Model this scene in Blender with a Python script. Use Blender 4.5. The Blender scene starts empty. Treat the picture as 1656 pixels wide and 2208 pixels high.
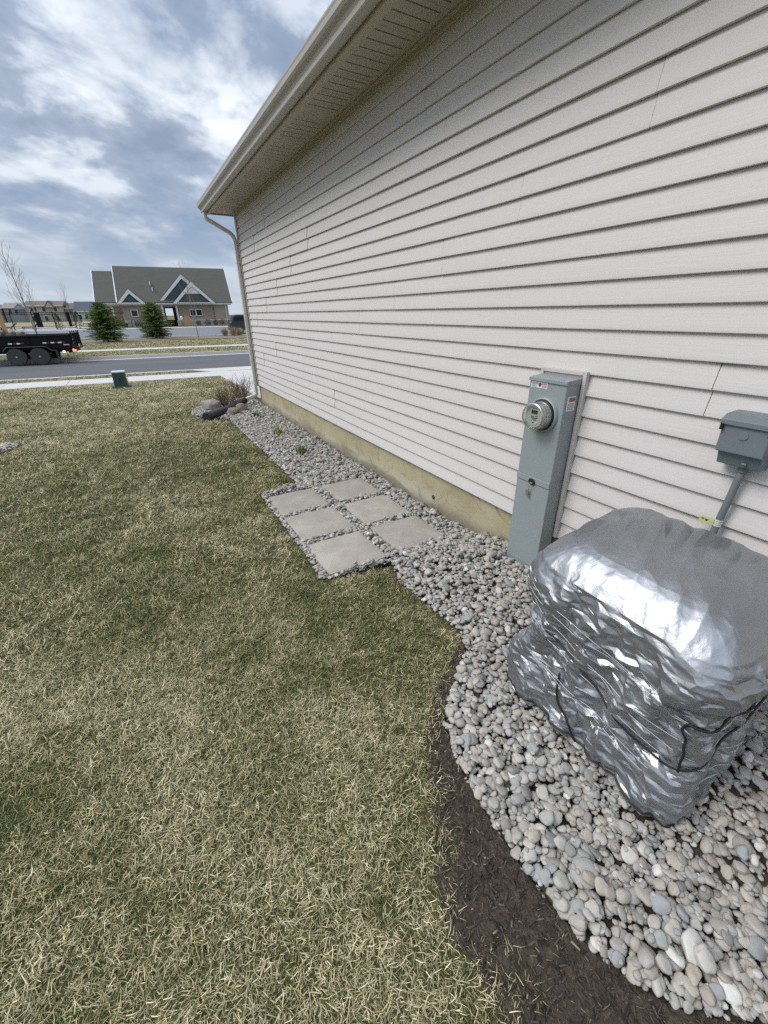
import bpy, bmesh, math, random
import numpy as np
from mathutils import Vector, Matrix, noise
random.seed(7); RNG = np.random.default_rng(7)
R = math.radians
scene = bpy.context.scene
COL = scene.collection

# ------------------------------------------------------------------ camera
CAM = Vector((-2.180, 0.0, 1.753))
F_PX, YAW, PITCH, ROLL = 890.26, 0.515712, 0.450913, -0.01209
def cam_axes():
    f = Vector((math.sin(YAW)*math.cos(PITCH), math.cos(YAW)*math.cos(PITCH), -math.sin(PITCH)))
    r0 = Vector((math.cos(YAW), -math.sin(YAW), 0)); u0 = r0.cross(f)
    return math.cos(ROLL)*r0+math.sin(ROLL)*u0, -math.sin(ROLL)*r0+math.cos(ROLL)*u0, f
cr, cu, cf = cam_axes()
cd = bpy.data.cameras.new('camera'); cam = bpy.data.objects.new('camera', cd); COL.objects.link(cam)
cam.matrix_world = Matrix(((cr.x, cu.x, -cf.x, CAM.x), (cr.y, cu.y, -cf.y, CAM.y), (cr.z, cu.z, -cf.z, CAM.z), (0, 0, 0, 1)))
cd.sensor_fit = 'VERTICAL'; cd.sensor_height = 24.0; cd.sensor_width = 18.0
cd.lens = 24.0*F_PX/2208.0; cd.clip_start = 0.02; cd.clip_end = 2000
scene.camera = cam

# ------------------------------------------------------------------ light: broken overcast
SUN_EL, SUN_AZ = R(48), R(-70)          # azimuth from +y toward +x
sd = Vector((math.sin(SUN_AZ)*math.cos(SUN_EL), math.cos(SUN_AZ)*math.cos(SUN_EL), math.sin(SUN_EL)))
sl = bpy.data.lights.new('sun', 'SUN'); sl.energy = 1.5; sl.angle = R(28); sl.color = (1.0, 0.965, 0.91)
so = bpy.data.objects.new('sun', sl); COL.objects.link(so); so.rotation_euler = sd.to_track_quat('Z', 'Y').to_euler()
so.location = (-6, 4, 12)
vs = scene.view_settings
cy = scene.cycles; cy.use_denoising = False; cy.max_bounces = 6; cy.diffuse_bounces = 3; cy.glossy_bounces = 3; cy.transmission_bounces = 2; cy.transparent_max_bounces = 8
scene.display_settings.display_device = 'sRGB'
vs.view_transform = 'Standard'; vs.look = 'None'; vs.exposure = 0.62; vs.gamma = 1.0; vs.use_curve_mapping = False

class NT:
    def __init__(s, tree): s.t = tree; s.n = tree.nodes; s.l = tree.links
    def new(s, typ, **kw):
        nd = s.n.new(typ)
        for k, v in kw.items():
            if k.startswith('i_'):
                key = k[2:]; key = int(key) if key.isdigit() else key.replace('_', ' ')
                s.put(nd.inputs[key], v)
            else: setattr(nd, k, v)
        return nd
    def put(s, sock, v):
        if isinstance(v, bpy.types.NodeSocket): s.l.new(v, sock)
        else: sock.default_value = v
    def math(s, op, a, b=None, c=None, clamp=False):
        nd = s.n.new('ShaderNodeMath'); nd.operation = op; nd.use_clamp = clamp
        s.put(nd.inputs[0], a)
        if b is not None: s.put(nd.inputs[1], b)
        if c is not None: s.put(nd.inputs[2], c)
        return nd.outputs[0]
    def vmath(s, op, a, b):
        nd = s.n.new('ShaderNodeVectorMath'); nd.operation = op
        s.put(nd.inputs[0], a); s.put(nd.inputs[1], b); return nd.outputs[0]
    def mix(s, f, a, b, blend='MIX'):
        nd = s.n.new('ShaderNodeMix'); nd.data_type = 'RGBA'; nd.blend_type = blend
        s.put(nd.inputs[0], f); s.put(nd.inputs[6], c4(a)); s.put(nd.inputs[7], c4(b)); return nd.outputs[2]
    def ramp(s, f, stops, interp='LINEAR'):
        nd = s.n.new('ShaderNodeValToRGB'); cr_ = nd.color_ramp; cr_.interpolation = interp
        while len(cr_.elements) < len(stops): cr_.elements.new(0.5)
        for e, (p, c) in zip(cr_.elements, stops): e.position = p; e.color = c4(c)
        s.put(nd.inputs[0], f); return nd.outputs[0]
    def noise(s, vec, scale, detail=3, rough=.5, dist=0.0):
        nd = s.new('ShaderNodeTexNoise'); nd.inputs['Scale'].default_value = scale
        nd.inputs['Detail'].default_value = detail; nd.inputs['Roughness'].default_value = rough
        nd.inputs['Distortion'].default_value = dist
        if vec is not None: s.l.new(vec, nd.inputs['Vector'])
        return nd.outputs[0]
    def smooth(s, f, a, b):
        nd = s.n.new('ShaderNodeMapRange'); nd.interpolation_type = 'SMOOTHSTEP'
        s.put(nd.inputs[0], f); nd.inputs[1].default_value = a; nd.inputs[2].default_value = b
        return nd.outputs[0]
def c4(c):
    if isinstance(c, bpy.types.NodeSocket): return c
    return (c[0], c[1], c[2], 1.0) if len(c) == 3 else c

# sky: Nishita seen through a deck of broken cloud
world = bpy.data.worlds.new('World'); scene.world = world; world.use_nodes = True
w = NT(world.node_tree); w.n.clear()
tc = w.new('ShaderNodeTexCoord'); dirv = tc.outputs['Generated']
sep = w.new('ShaderNodeSeparateXYZ'); w.l.new(dirv, sep.inputs[0])
dx, dy, dz = sep.outputs
zz = w.math('MAXIMUM', dz, 0.0)
den = w.math('ADD', zz, 0.26)
px, py = w.math('DIVIDE', dx, den), w.math('DIVIDE', dy, den)
comb = w.new('ShaderNodeCombineXYZ'); w.l.new(px, comb.inputs[0]); w.l.new(py, comb.inputs[1])
mp = w.new('ShaderNodeMapping'); w.l.new(comb.outputs[0], mp.inputs[0])
mp.vector_type = 'TEXTURE'; mp.inputs['Location'].default_value = (6.3, 2.3, 0.0)
mp.inputs['Rotation'].default_value = (0, 0, R(45)); mp.inputs['Scale'].default_value = (.95, 0.80, 1)
P = mp.outputs[0]
n_big = w.noise(P, 1.5, 6, .5, .15)
n_mid = w.noise(P, 4.0, 6, .55, .3)
n_fine = w.noise(P, 11.0, 6, .6, .2)
dens = w.math('ADD', w.math('MULTIPLY', n_big, .60), w.math('ADD', w.math('MULTIPLY', n_mid, .31), w.math('MULTIPLY', n_fine, .09)))
sky = w.new('ShaderNodeTexSky'); sky.sky_type = 'NISHITA'; sky.sun_disc = False
sky.sun_elevation = SUN_EL; sky.sun_rotation = SUN_AZ; sky.altitude = 200; sky.dust_density = 1.6
skyc = w.vmath('MULTIPLY', sky.outputs[0], (0.07, 0.07, 0.07))
cloud = w.ramp(dens, [(0.0, (.74, .77, .80)), (0.435, (.64, .675, .72)), (0.475, (.46, .51, .585)), (0.512, (.27, .32, .41)), (0.58, (.195, .24, .325)), (1.0, (.18, .225, .31))])
low = w.smooth(dz, 0.30, 0.10)          # toward the horizon the deck greys out and blue shows in streaks
cloud_lo = w.ramp(dens, [(0.0, (.45, .49, .55)), (0.42, (.39, .44, .51)), (0.49, (.265, .32, .41)), (0.56, (.19, .26, .365)), (1.0, (.165, .235, .345))])
cl = w.mix(low, cloud, cloud_lo)
n_gap = w.noise(P, .8, 3, .5, 0)
gap = w.math('MULTIPLY', w.smooth(n_gap, .52, .66), .40)
allc = w.mix(gap, cl, skyc)
haze_f = w.math('MULTIPLY', w.smooth(dz, 0.17, 0.0), .75)
allc = w.mix(haze_f, allc, (.40, .45, .50))
zen = w.math('ADD', w.math('MULTIPLY', w.smooth(dz, .30, 1.0), 1.3), 1.0)   # overcast sky brightens toward the zenith
bg = w.new('ShaderNodeBackground'); w.l.new(allc, bg.inputs[0]); w.l.new(zen, bg.inputs[1])
wo = w.new('ShaderNodeOutputWorld'); w.l.new(bg.outputs[0], wo.inputs[0])

# ------------------------------------------------------------------ mesh helper
class MB:
    def __init__(s): s.v = []; s.f = []
    def add(s, vs_, fs):
        o = len(s.v); s.v += [tuple(p) for p in vs_]; s.f += [tuple(i+o for i in q) for q in fs]; return s
    def box(s, x0, x1, y0, y1, z0, z1):
        return s.add([(x0,y0,z0),(x1,y0,z0),(x1,y1,z0),(x0,y1,z0),(x0,y0,z1),(x1,y0,z1),(x1,y1,z1),(x0,y1,z1)],
                     [(0,3,2,1),(4,5,6,7),(0,1,5,4),(1,2,6,5),(2,3,7,6),(3,0,4,7)])
    def tube(s, pts, rad, n=8, cap=True):
        pts = [Vector(p) for p in pts]; m = len(pts)
        rads = [rad]*m if isinstance(rad, (int, float)) else rad
        vs_, fs = [], []; prev = None
        for i, p in enumerate(pts):
            t = (pts[min(i+1, m-1)]-pts[max(i-1, 0)]).normalized()
            if prev is None:
                a = Vector((0, 0, 1)) if abs(t.z) < .9 else Vector((1, 0, 0)); prev = t.cross(a).normalized()
            u = (prev-t*prev.dot(t)).normalized(); prev = u; v = t.cross(u)
            for k in range(n):
                an = 2*math.pi*k/n; vs_.append(p+(u*math.cos(an)+v*math.sin(an))*rads[i])
        for i in range(m-1):
            for k in range(n):
                fs.append((i*n+k, i*n+(k+1) % n, (i+1)*n+(k+1) % n, (i+1)*n+k))
        if cap: fs.append(tuple(range(n-1, -1, -1))); fs.append(tuple((m-1)*n+k for k in range(n)))
        return s.add(vs_, fs)
    def lathe(s, prof, origin, axis='x', n=40):
        # prof: (distance along axis, radius)
        vs_, fs = [], []; m = len(prof)
        for a, r in prof:
            for k in range(n):
                an = 2*math.pi*k/n; c, d = r*math.cos(an), r*math.sin(an)
                p = {'x': (a, c, d), 'y': (d, a, c), 'z': (c, d, a)}[axis]
                vs_.append((origin[0]+p[0], origin[1]+p[1], origin[2]+p[2]))
        for i in range(m-1):
            for k in range(n): fs.append((i*n+k, i*n+(k+1) % n, (i+1)*n+(k+1) % n, (i+1)*n+k))
        fs.append(tuple(range(n-1, -1, -1))); fs.append(tuple((m-1)*n+k for k in range(n)))
        return s.add(vs_, fs)
    def extrude(s, poly, a0, a1, axis='y', closed=True):
        # poly: list of 2D points in the two other axes
        n = len(poly); vs_ = []
        for a in (a0, a1):
            for (p, q) in poly:
                vs_.append({'y': (p, a, q), 'x': (a, p, q), 'z': (p, q, a)}[axis])
        fs = [(i, (i+1) % n, n+(i+1) % n, n+i) for i in range(n if closed else n-1)]
        if closed: fs += [tuple(range(n-1, -1, -1)), tuple(range(n, 2*n))]
        return s.add(vs_, fs)
    def mesh(s, name='m'):
        me = bpy.data.meshes.new(name); me.from_pydata(s.v, [], s.f); me.update(); return me
    def build(s, name, mat, parent=None, smooth=False, bevel=0, loc=None, rz=None, fix=True):
        me = s.mesh(name)
        if fix:
            bm = bmesh.new(); bm.from_mesh(me); bmesh.ops.recalc_face_normals(bm, faces=bm.faces); bm.to_mesh(me); bm.free()
        return link(name, me, mat, parent, smooth, bevel, loc, rz)
def link(name, me, mat, parent=None, smooth=False, bevel=0, loc=None, rz=None):
    if mat is not None and not me.materials: me.materials.append(mat)
    if smooth:
        me.polygons.foreach_set('use_smooth', [True]*len(me.polygons))
        if smooth == 'auto': me.set_sharp_from_angle(angle=R(38))
    o = bpy.data.objects.new(name, me); COL.objects.link(o)
    if parent is not None: o.parent = parent
    if loc is not None: o.location = loc
    if rz is not None: o.rotation_euler = (0, 0, rz)
    if bevel:
        b = o.modifiers.new('edge', 'BEVEL'); b.width = bevel; b.segments = 2; b.limit_method = 'ANGLE'; b.angle_limit = R(40)
    return o
def thing(name, label, cat, loc=(0, 0, 0), rz=0, group=None):
    o = bpy.data.objects.new(name, None); COL.objects.link(o); o.location = loc; o.rotation_euler = (0, 0, rz)
    o.empty_display_size = .1
    return tag(o, label, cat, group)
def tag(o, label, cat, group=None):
    o['label'] = label; o['category'] = cat
    if group: o['group'] = group
    return o
def struct(o, kind='structure'): o['kind'] = kind; return o
def sub(name, parent, loc=(0, 0, 0)):
    o = bpy.data.objects.new(name, None); COL.objects.link(o); o.parent = parent; o.location = loc; return o
def copy_tree(o, parent=None):
    c = o.copy(); COL.objects.link(c)
    if parent is not None: c.parent = parent
    for ch in [x for x in bpy.data.objects if x.parent == o]: copy_tree(ch, c)
    return c

# ------------------------------------------------------------------ materials
def mat(name, base, rough=.6, metal=0.0, var=.12, vscale=8.0, bump=0.0, bscale=60.0, spec=.5, stretch=None, emit=None, space='Object'):
    m = bpy.data.materials.new(name); m.use_nodes = True; t = NT(m.node_tree)
    b = t.n['Principled BSDF']
    tcn = t.new('ShaderNodeTexCoord'); v = tcn.outputs[space]
    if stretch:
        mpn = t.new('ShaderNodeMapping'); t.l.new(v, mpn.inputs[0]); mpn.inputs['Scale'].default_value = stretch; v = mpn.outputs[0]
    n1 = t.noise(v, vscale, 5, .6)
    k = t.math('MULTIPLY_ADD', n1, 2*var, 1-var)
    colr = t.vmath('MULTIPLY', c4(base)[:3], k) if not isinstance(base, bpy.types.NodeSocket) else base
    t.l.new(colr, b.inputs['Base Color'])
    b.inputs['Roughness'].default_value = rough; b.inputs['Metallic'].default_value = metal
    b.inputs['Specular IOR Level'].default_value = spec
    if bump:
        n2 = t.noise(v, bscale, 4, .6)
        bn = t.new('ShaderNodeBump'); bn.inputs['Strength'].default_value = bump; bn.inputs['Distance'].default_value = .01
        t.l.new(n2, bn.inputs['Height']); t.l.new(bn.outputs[0], b.inputs['Normal'])
    if emit:
        b.inputs['Emission Color'].default_value = c4(emit[0]); b.inputs['Emission Strength'].default_value = emit[1]
    return m
def new_mat(name):
    m = bpy.data.materials.new(name); m.use_nodes = True; t = NT(m.node_tree); return m, t, t.n['Principled BSDF']
def bump(t, b, h, strength, dist):
    bn = t.new('ShaderNodeBump'); bn.inputs['Strength'].default_value = strength; bn.inputs['Distance'].default_value = dist
    t.l.new(h, bn.inputs['Height']); t.l.new(bn.outputs[0], b.inputs['Normal']); return bn

M = {}
M['siding'] = mat('vinyl_siding', (.603, .568, .545), .52, 0, .035, 1.3, .10, 26, .35, stretch=(1, .22, 5), space='Object')
M['trim'] = mat('vinyl_trim', (.54, .50, .455), .5, 0, .03, 2, .04, 40, .4)
M['wrap'] = mat('sheathing', (.20, .19, .18), .8)
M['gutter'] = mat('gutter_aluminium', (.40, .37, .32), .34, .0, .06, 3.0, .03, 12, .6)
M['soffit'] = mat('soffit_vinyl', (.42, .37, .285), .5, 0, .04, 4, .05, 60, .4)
M['downspout'] = mat('downspout_aluminium', (.58, .545, .475), .36, 0, .04, 2, .02, 20, .6)
M['shingle'] = mat('roof_shingle', (.12, .11, .10), .9, 0, .3, 25, .4, 80)
M['meter_grey'] = mat('meter_paint', (.262, .295, .300), .44, 0, .05, 5, .05, 300, .5)
M['panel_grey'] = mat('disconnect_paint', (.150, .180, .195), .44, 0, .05, 8, .06, 250, .5)
M['conduit'] = mat('conduit_pvc', (.155, .175, .18), .5, 0, .05, 10)
M['black'] = mat('black_plastic', (.012, .012, .013), .5)
M['steel'] = mat('zinc_steel', (.55, .56, .56), .3, .9, .1, 30)
M['white'] = mat('white_plastic', (.72, .73, .73), .45, 0, .04)
M['red'] = mat('red_print', (.46, .24, .22), .5)
M['orange'] = mat('orange_print', (.30, .12, .06), .5)
M['ink'] = mat('dark_ink', (.05, .05, .06), .6)
M['yellow'] = mat('yellow_tag', (.55, .57, .26), .5, 0, .12, 60)
M['white_film'] = mat('twisted_film', (.50, .51, .52), .22, 0, .05, 20)
M['dial'] = mat('dial_plate', (.52, .54, .48), .45, 0, .04, 30)
M['lcd'] = mat('lcd_glass', (.025, .03, .025), .15)
M['rubber'] = mat('tyre_rubber', (.05, .05, .048), .8, 0, .2, 20)
M['black_paint'] = mat('black_trailer_paint', (.006, .006, .007), .45, 0, .2, 6, spec=.2)
M['taillight'] = mat('lit_tail_light', (.5, .03, .02), .3, emit=((1, .16, .08), 5.0))
M['amber'] = mat('lit_marker_light', (.7, .4, .2), .3, emit=((1, .75, .45), 3.0))
M['tape_w'] = mat('white_reflective_tape', (.75, .75, .74), .4)
M['tape_r'] = mat('red_reflective_tape', (.16, .02, .02), .4)
M['brick'] = mat('beige_brick', (.33, .285, .235), .85, 0, .14, 3, .3, 20)
M['stone'] = mat('limestone_base', (.40, .37, .32), .85, 0, .28, 3.5, .4, 8)
M['cwhite'] = mat('white_trim_paint', (.66, .67, .68), .6, 0, .05)
M['croof'] = mat('clubhouse_shingle', (.078, .074, .064), .9, 0, .18, 1.6, .3, 10, stretch=(.5, 2, 2))
M['slate'] = mat('slate_siding', (.055, .068, .078), .7, 0, .1, 3)
M['pane'] = mat('window_glass', (.018, .022, .027), .08, 0, .1)
M['wood'] = mat('tan_wood', (.42, .25, .11), .7, 0, .15, 12)
M['bark'] = mat('grey_bark', (.24, .205, .18), .85, 0, .25, 10, .3, 30)
M['twig'] = mat('brown_twig', (.15, .10, .07), .8, 0, .3, 20)
M['pedestal'] = mat('green_cabinet_paint', (.022, .052, .04), .5, 0, .08, 8)
M['pedestal_top'] = mat('cabinet_lid_paint', (.55, .59, .57), .45, 0, .08, 8)
M['pipe'] = mat('black_corrugated_plastic', (.018, .018, .019), .42, 0, .5, 14, .1, 90)
M['boulder'] = mat('brown_boulder', (.215, .17, .145), .85, 0, .35, 9, .5, 40)
M['boulder_g'] = mat('grey_boulder', (.27, .235, .215), .85, 0, .35, 9, .5, 40)
M['suv'] = mat('dark_car_paint', (.05, .062, .075), .2, .3, .05)
M['tan_grass'] = mat('dry_ornamental_grass', (.34, .26, .16), .85, 0, .25, 8)
M['dead_shrub'] = mat('dormant_shrub', (.20, .155, .115), .9, 0, .3, 8)

# concrete with joints and mottling
def concrete(name, base, var=.12, scale=2.5):
    m, t, b = new_mat(name); g = t.new('ShaderNodeNewGeometry').outputs['Position']
    n1 = t.noise(g, scale, 6, .62); n2 = t.noise(g, scale*22, 3, .6)
    k = t.math('ADD', t.math('MULTIPLY_ADD', n1, 2*var, 1-var), t.math('MULTIPLY_ADD', n2, var, -var/2))
    t.l.new(t.vmath('MULTIPLY', base, k), b.inputs['Base Color']); b.inputs['Roughness'].default_value = .85
    bump(t, b, t.noise(g, scale*60, 4, .65), .25, .004); return m
M['walk'] = concrete('walk_concrete', (.46, .45, .43), .08, 1.5)
M['kerb'] = concrete('kerb_concrete', (.47, .45, .42), .12, 1.2)
# paving slab: pressed concrete with pale scuffs and fine grain
m, t, b = new_mat('slab_concrete'); g = t.new('ShaderNodeNewGeometry').outputs['Position']
n1 = t.noise(g, 5.5, 6, .62); n2 = t.noise(g, 150, 3, .7); n3 = t.noise(g, 2.3, 4, .6, .6)
colr = t.ramp(n1, [(.28, (.275, .248, .212)), (.5, (.325, .295, .252)), (.72, (.38, .348, .302))])
colr = t.mix(t.math('MULTIPLY', t.smooth(n3, .56, .72), .4), colr, (.50, .48, .44))
colr = t.mix(t.math('MULTIPLY', t.smooth(n2, .5, .75), .45), colr, (.22, .205, .18))
oi = t.new('ShaderNodeObjectInfo').outputs['Random']
colr = t.vmath('MULTIPLY', colr, t.math('MULTIPLY_ADD', oi, .16, .93))
st_ = t.noise(g, 1.7, 5, .65, 1.0)
colr = t.mix(t.math('MULTIPLY', t.smooth(st_, .55, .68), .28), colr, (.23, .205, .165))
t.l.new(colr, b.inputs['Base Color']); b.inputs['Roughness'].default_value = .88
bump(t, b, t.math('ADD', t.noise(g, 70, 5, .7), t.math('MULTIPLY', n1, 2.0)), .35, .004); M['slab'] = m
# foundation: ochre-painted concrete, dirt splash, pale bloom
m, t, b = new_mat('painted_foundation'); g = t.new('ShaderNodeNewGeometry').outputs['Position']
sx = t.new('ShaderNodeSeparateXYZ'); t.l.new(g, sx.inputs[0])
n1 = t.noise(g, 3.0, 6, .6, .3); n2 = t.noise(g, 24, 5, .65)
colr = t.ramp(n1, [(.25, (.30, .26, .155)), (.5, (.385, .338, .21)), (.75, (.44, .395, .26))])
mpn = t.new('ShaderNodeMapping'); t.l.new(g, mpn.inputs[0]); mpn.inputs['Scale'].default_value = (1, 1.3, 3.2)
n3 = t.noise(mpn.outputs[0], 1.1, 5, .6, .8)
zb = t.math('ADD', sx.outputs[2], t.math('MULTIPLY_ADD', n3, .34, -.17))
bloom = t.math('MULTIPLY', t.smooth(zb, .27, .16), t.smooth(n3, .42, .62))
colr = t.mix(t.math('MULTIPLY', bloom, .55), colr, (.46, .45, .37))
dirt = t.smooth(zb, .17, .05)
colr = t.mix(t.math('MULTIPLY', dirt, .8), colr, (.215, .18, .135))
colr = t.mix(t.math('MULTIPLY', t.smooth(n2, .55, .75), .35), colr, (.20, .18, .12))
nv = t.new('ShaderNodeTexNoise'); nv.inputs['Scale'].default_value = 2.2; nv.inputs['Detail'].default_value = 7; nv.inputs['Distortion'].default_value = 1.2
t.l.new(g, nv.inputs['Vector'])
line = t.smooth(t.math('ABSOLUTE', t.math('SUBTRACT', nv.outputs[0], .5)), .012, .0)
colr = t.mix(t.math('MULTIPLY', line, .5), colr, (.12, .105, .075))
t.l.new(colr, b.inputs['Base Color']); b.inputs['Roughness'].default_value = .85
bump(t, b, t.noise(g, 45, 5, .65), .35, .006); M['foundation'] = m
# asphalt
m, t, b = new_mat('asphalt'); g = t.new('ShaderNodeNewGeometry').outputs['Position']
mpn = t.new('ShaderNodeMapping'); t.l.new(g, mpn.inputs[0]); mpn.inputs['Scale'].default_value = (.12, 1, 1); mpn.inputs['Rotation'].default_value = (0, 0, R(5.7))
n1 = t.noise(mpn.outputs[0], .9, 5, .6); n2 = t.noise(g, 60, 3, .6)
colr = t.ramp(n1, [(.3, (.060, .061, .068)), (.55, (.078, .079, .086)), (.75, (.105, .105, .112))])
colr = t.mix(t.math('MULTIPLY', n2, .25), colr, (.13, .13, .135))
t.l.new(colr, b.inputs['Base Color']); b.inputs['Roughness'].default_value = .85; bump(t, b, n2, .3, .01); M['asphalt'] = m
M['lot'] = mat('parking_lot', (.17, .18, .195), .9, 0, .12, .15, spec=.15, space='Generated')
# ground under the grass: dry lawn far, thatch near
m, t, b = new_mat('lawn_ground'); g = t.new('ShaderNodeNewGeometry').outputs['Position']
n1 = t.noise(g, .55, 5, .6, .3); n2 = t.noise(g, 9.0, 5, .7); n3 = t.noise(g, 42, 4, .7)
sx = t.new('ShaderNodeSeparateXYZ'); t.l.new(g, sx.inputs[0])
far = t.smooth(sx.outputs[1], 9, 26)
straw = t.ramp(n2, [(.3, (.10, .085, .04)), (.5, (.20, .165, .085)), (.72, (.31, .26, .145))])
green = t.ramp(n2, [(.3, (.05, .06, .02)), (.55, (.105, .11, .042)), (.75, (.19, .175, .08))])
colr = t.mix(t.smooth(n1, .40, .62), green, straw)
near = t.ramp(n3, [(.3, (.04, .042, .018)), (.55, (.105, .098, .046)), (.75, (.19, .165, .09))])
colr = t.mix(far, near, colr)
t.l.new(colr, b.inputs['Base Color']); b.inputs['Roughness'].default_value = .95; b.inputs['Specular IOR Level'].default_value = .1
bump(t, b, t.math('ADD', n3, n2), .8, .03); M['lawn'] = m
# soil / mulch
m, t, b = new_mat('dark_mulch'); g = t.new('ShaderNodeNewGeometry').outputs['Position']
n1 = t.noise(g, 4, 5, .65, .3); n2 = t.noise(g, 55, 5, .72)
colr = t.ramp(n2, [(.3, (.028, .021, .016)), (.5, (.074, .058, .045)), (.68, (.125, .099, .078)), (.82, (.185, .148, .115))])
colr = t.mix(t.math('MULTIPLY', t.smooth(n1, .55, .7), .35), colr, (.085, .07, .058))
t.l.new(colr, b.inputs['Base Color']); b.inputs['Roughness'].default_value = .95; b.inputs['Specular IOR Level'].default_value = .15
bump(t, b, n2, .9, .02); M['mulch'] = m
M['chip'] = None
def attr_ramp(name, stops, rough, src='rnd', bumpv=0, vs=60, var=.2, spec=.4, interp='LINEAR'):
    m, t, b = new_mat(name)
    if src == 'object': f = t.new('ShaderNodeObjectInfo').outputs['Random']
    else: f = t.new('ShaderNodeAttribute', attribute_name=src).outputs['Fac']
    g = t.new('ShaderNodeTexCoord').outputs['Object'] if src == 'object' else t.new('ShaderNodeNewGeometry').outputs['Position']
    colr = t.ramp(f, stops, interp)
    n1 = t.noise(g, vs, 5, .65)
    colr = t.vmath('MULTIPLY', colr, t.math('MULTIPLY_ADD', n1, 2*var, 1-var))
    t.l.new(colr, b.inputs['Base Color']); b.inputs['Roughness'].default_value = rough; b.inputs['Specular IOR Level'].default_value = spec
    if bumpv: bump(t, b, n1, bumpv, .01)
    return m
PEB = [(0.0, (.205, .20, .188)), (.10, (.28, .262, .232)), (.22, (.355, .335, .30)), (.34, (.275, .28, .272)), (.44, (.41, .382, .335)), (.54, (.335, .302, .252)),
       (.63, (.262, .28, .288)), (.70, (.385, .338, .268)), (.78, (.455, .432, .392)), (.86, (.315, .272, .23)), (.93, (.40, .38, .345)), (.955, (.60, .58, .54)), (1.0, (.375, .358, .328))]
M['pebble'] = attr_ramp('river_pebble', PEB, .62, 'rnd', .25, 55, .24, .45)
M['pebble_o'] = attr_ramp('river_pebble_piece', PEB, .62, 'object', .25, 1.6, .24, .45)
M['chip'] = attr_ramp('bark_chip', [(0, (.024, .019, .016)), (.5, (.058, .047, .039)), (.88, (.098, .080, .066)), (.97, (.15, .122, .095)), (1, (.28, .23, .15))], .9, 'rnd', 0, 40, .2, .2)
M['needle'] = attr_ramp('spruce_needle', [(0, (.04, .068, .02)), (.4, (.095, .15, .042)), (.75, (.165, .225, .066)), (1, (.23, .29, .09))], .7, 'rnd', 0, 30, .1, .2)
M['cedar'] = attr_ramp('arborvitae_leaf', [(0, (.012, .022, .008)), (.5, (.026, .045, .014)), (1, (.05, .07, .022))], .7, 'rnd', 0, 30, .1, .2)
M['cedar_brown'] = attr_ramp('browned_arborvitae_leaf', [(0, (.02, .02, .008)), (.5, (.05, .045, .018)), (1, (.10, .08, .03))], .7, 'rnd', 0, 30, .1, .2)
M['boxwood'] = attr_ramp('boxwood_leaf', [(0, (.012, .013, .007)), (.5, (.03, .032, .015)), (1, (.06, .055, .025))], .7, 'rnd', 0, 30, .1, .2)
M['daffodil'] = attr_ramp('bulb_leaf', [(0, (.035, .075, .02)), (.5, (.075, .13, .035)), (.85, (.16, .22, .06)), (1, (.48, .45, .12))], .5, 'rnd', 0, 30, .1, .3)

# grass blades: each blade green or straw by its own number and the patch it stands in
m, t, b = new_mat('grass_blade'); g = t.new('ShaderNodeNewGeometry').outputs['Position']
rn = t.new('ShaderNodeAttribute', attribute_name='rnd').outputs['Fac']
al = t.new('ShaderNodeAttribute', attribute_name='along').outputs['Fac']
n1 = t.noise(g, .8, 4, .6, .4); n2 = t.noise(g, 3.6, 4, .6, .3)
sx = t.new('ShaderNodeSeparateXYZ'); t.l.new(g, sx.inputs[0])
dry = t.math('MULTIPLY', t.smooth(sx.outputs[1], 4.5, 10.0), .26)
thr = t.math('ADD', t.math('MULTIPLY', t.math('SUBTRACT', n1, .5), 1.15), t.math('MULTIPLY', t.math('SUBTRACT', n2, .5), .9))
key = t.math('ADD', t.math('ADD', t.math('ADD', rn, thr), dry), .03)
colr = t.ramp(key, [(.0, (.024, .054, .010)), (.30, (.050, .092, .026)), (.50, (.105, .140, .046)), (.60, (.21, .19, .080)), (.76, (.39, .325, .165)), (.94, (.56, .48, .29)), (1.0, (.66, .58, .38))])
colr = t.vmath('MULTIPLY', colr, t.math('MULTIPLY_ADD', t.math('FRACT', t.math('MULTIPLY', rn, 37.7)), .75, .60))
t.l.new(colr, b.inputs['Base Color']); b.inputs['Roughness'].default_value = .72; b.inputs['Specular IOR Level'].default_value = .25
M['blade'] = m

# silver tarpaulin
m, t, b = new_mat('silver_tarpaulin'); g = t.new('ShaderNodeTexCoord').outputs['Object']
n1 = t.noise(g, 5, 5, .6, .5); n2 = t.noise(g, 24, 4, .6, .6)
vo = t.new('ShaderNodeTexVoronoi', feature='DISTANCE_TO_EDGE'); vo.inputs['Scale'].default_value = 11
wv = t.vmath('ADD', g, t.vmath('MULTIPLY', t.new('ShaderNodeTexNoise', i_Scale=6.0).outputs['Color'], (.12, .12, .12)))
t.l.new(wv, vo.inputs['Vector'])
sz = t.new('ShaderNodeSeparateXYZ'); t.l.new(g, sz.inputs[0])
t.l.new(t.ramp(n1, [(.3, (.285, .295, .31)), (.6, (.34, .35, .368)), (.8, (.395, .405, .425))]), b.inputs['Base Color'])
b.inputs['Metallic'].default_value = .80; b.inputs['Roughness'].default_value = .40
side = t.smooth(sz.outputs[2], .90, .80)
cre = t.math('MULTIPLY', t.math('MINIMUM', vo.outputs['Distance'], .30), t.math('MULTIPLY_ADD', side, .30, .06))
hsum = t.math('ADD', cre, t.math('MULTIPLY', n2, t.math('MULTIPLY_ADD', side, .10, .26)))
bump(t, b, hsum, .15, .04); M['tarp'] = m
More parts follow.
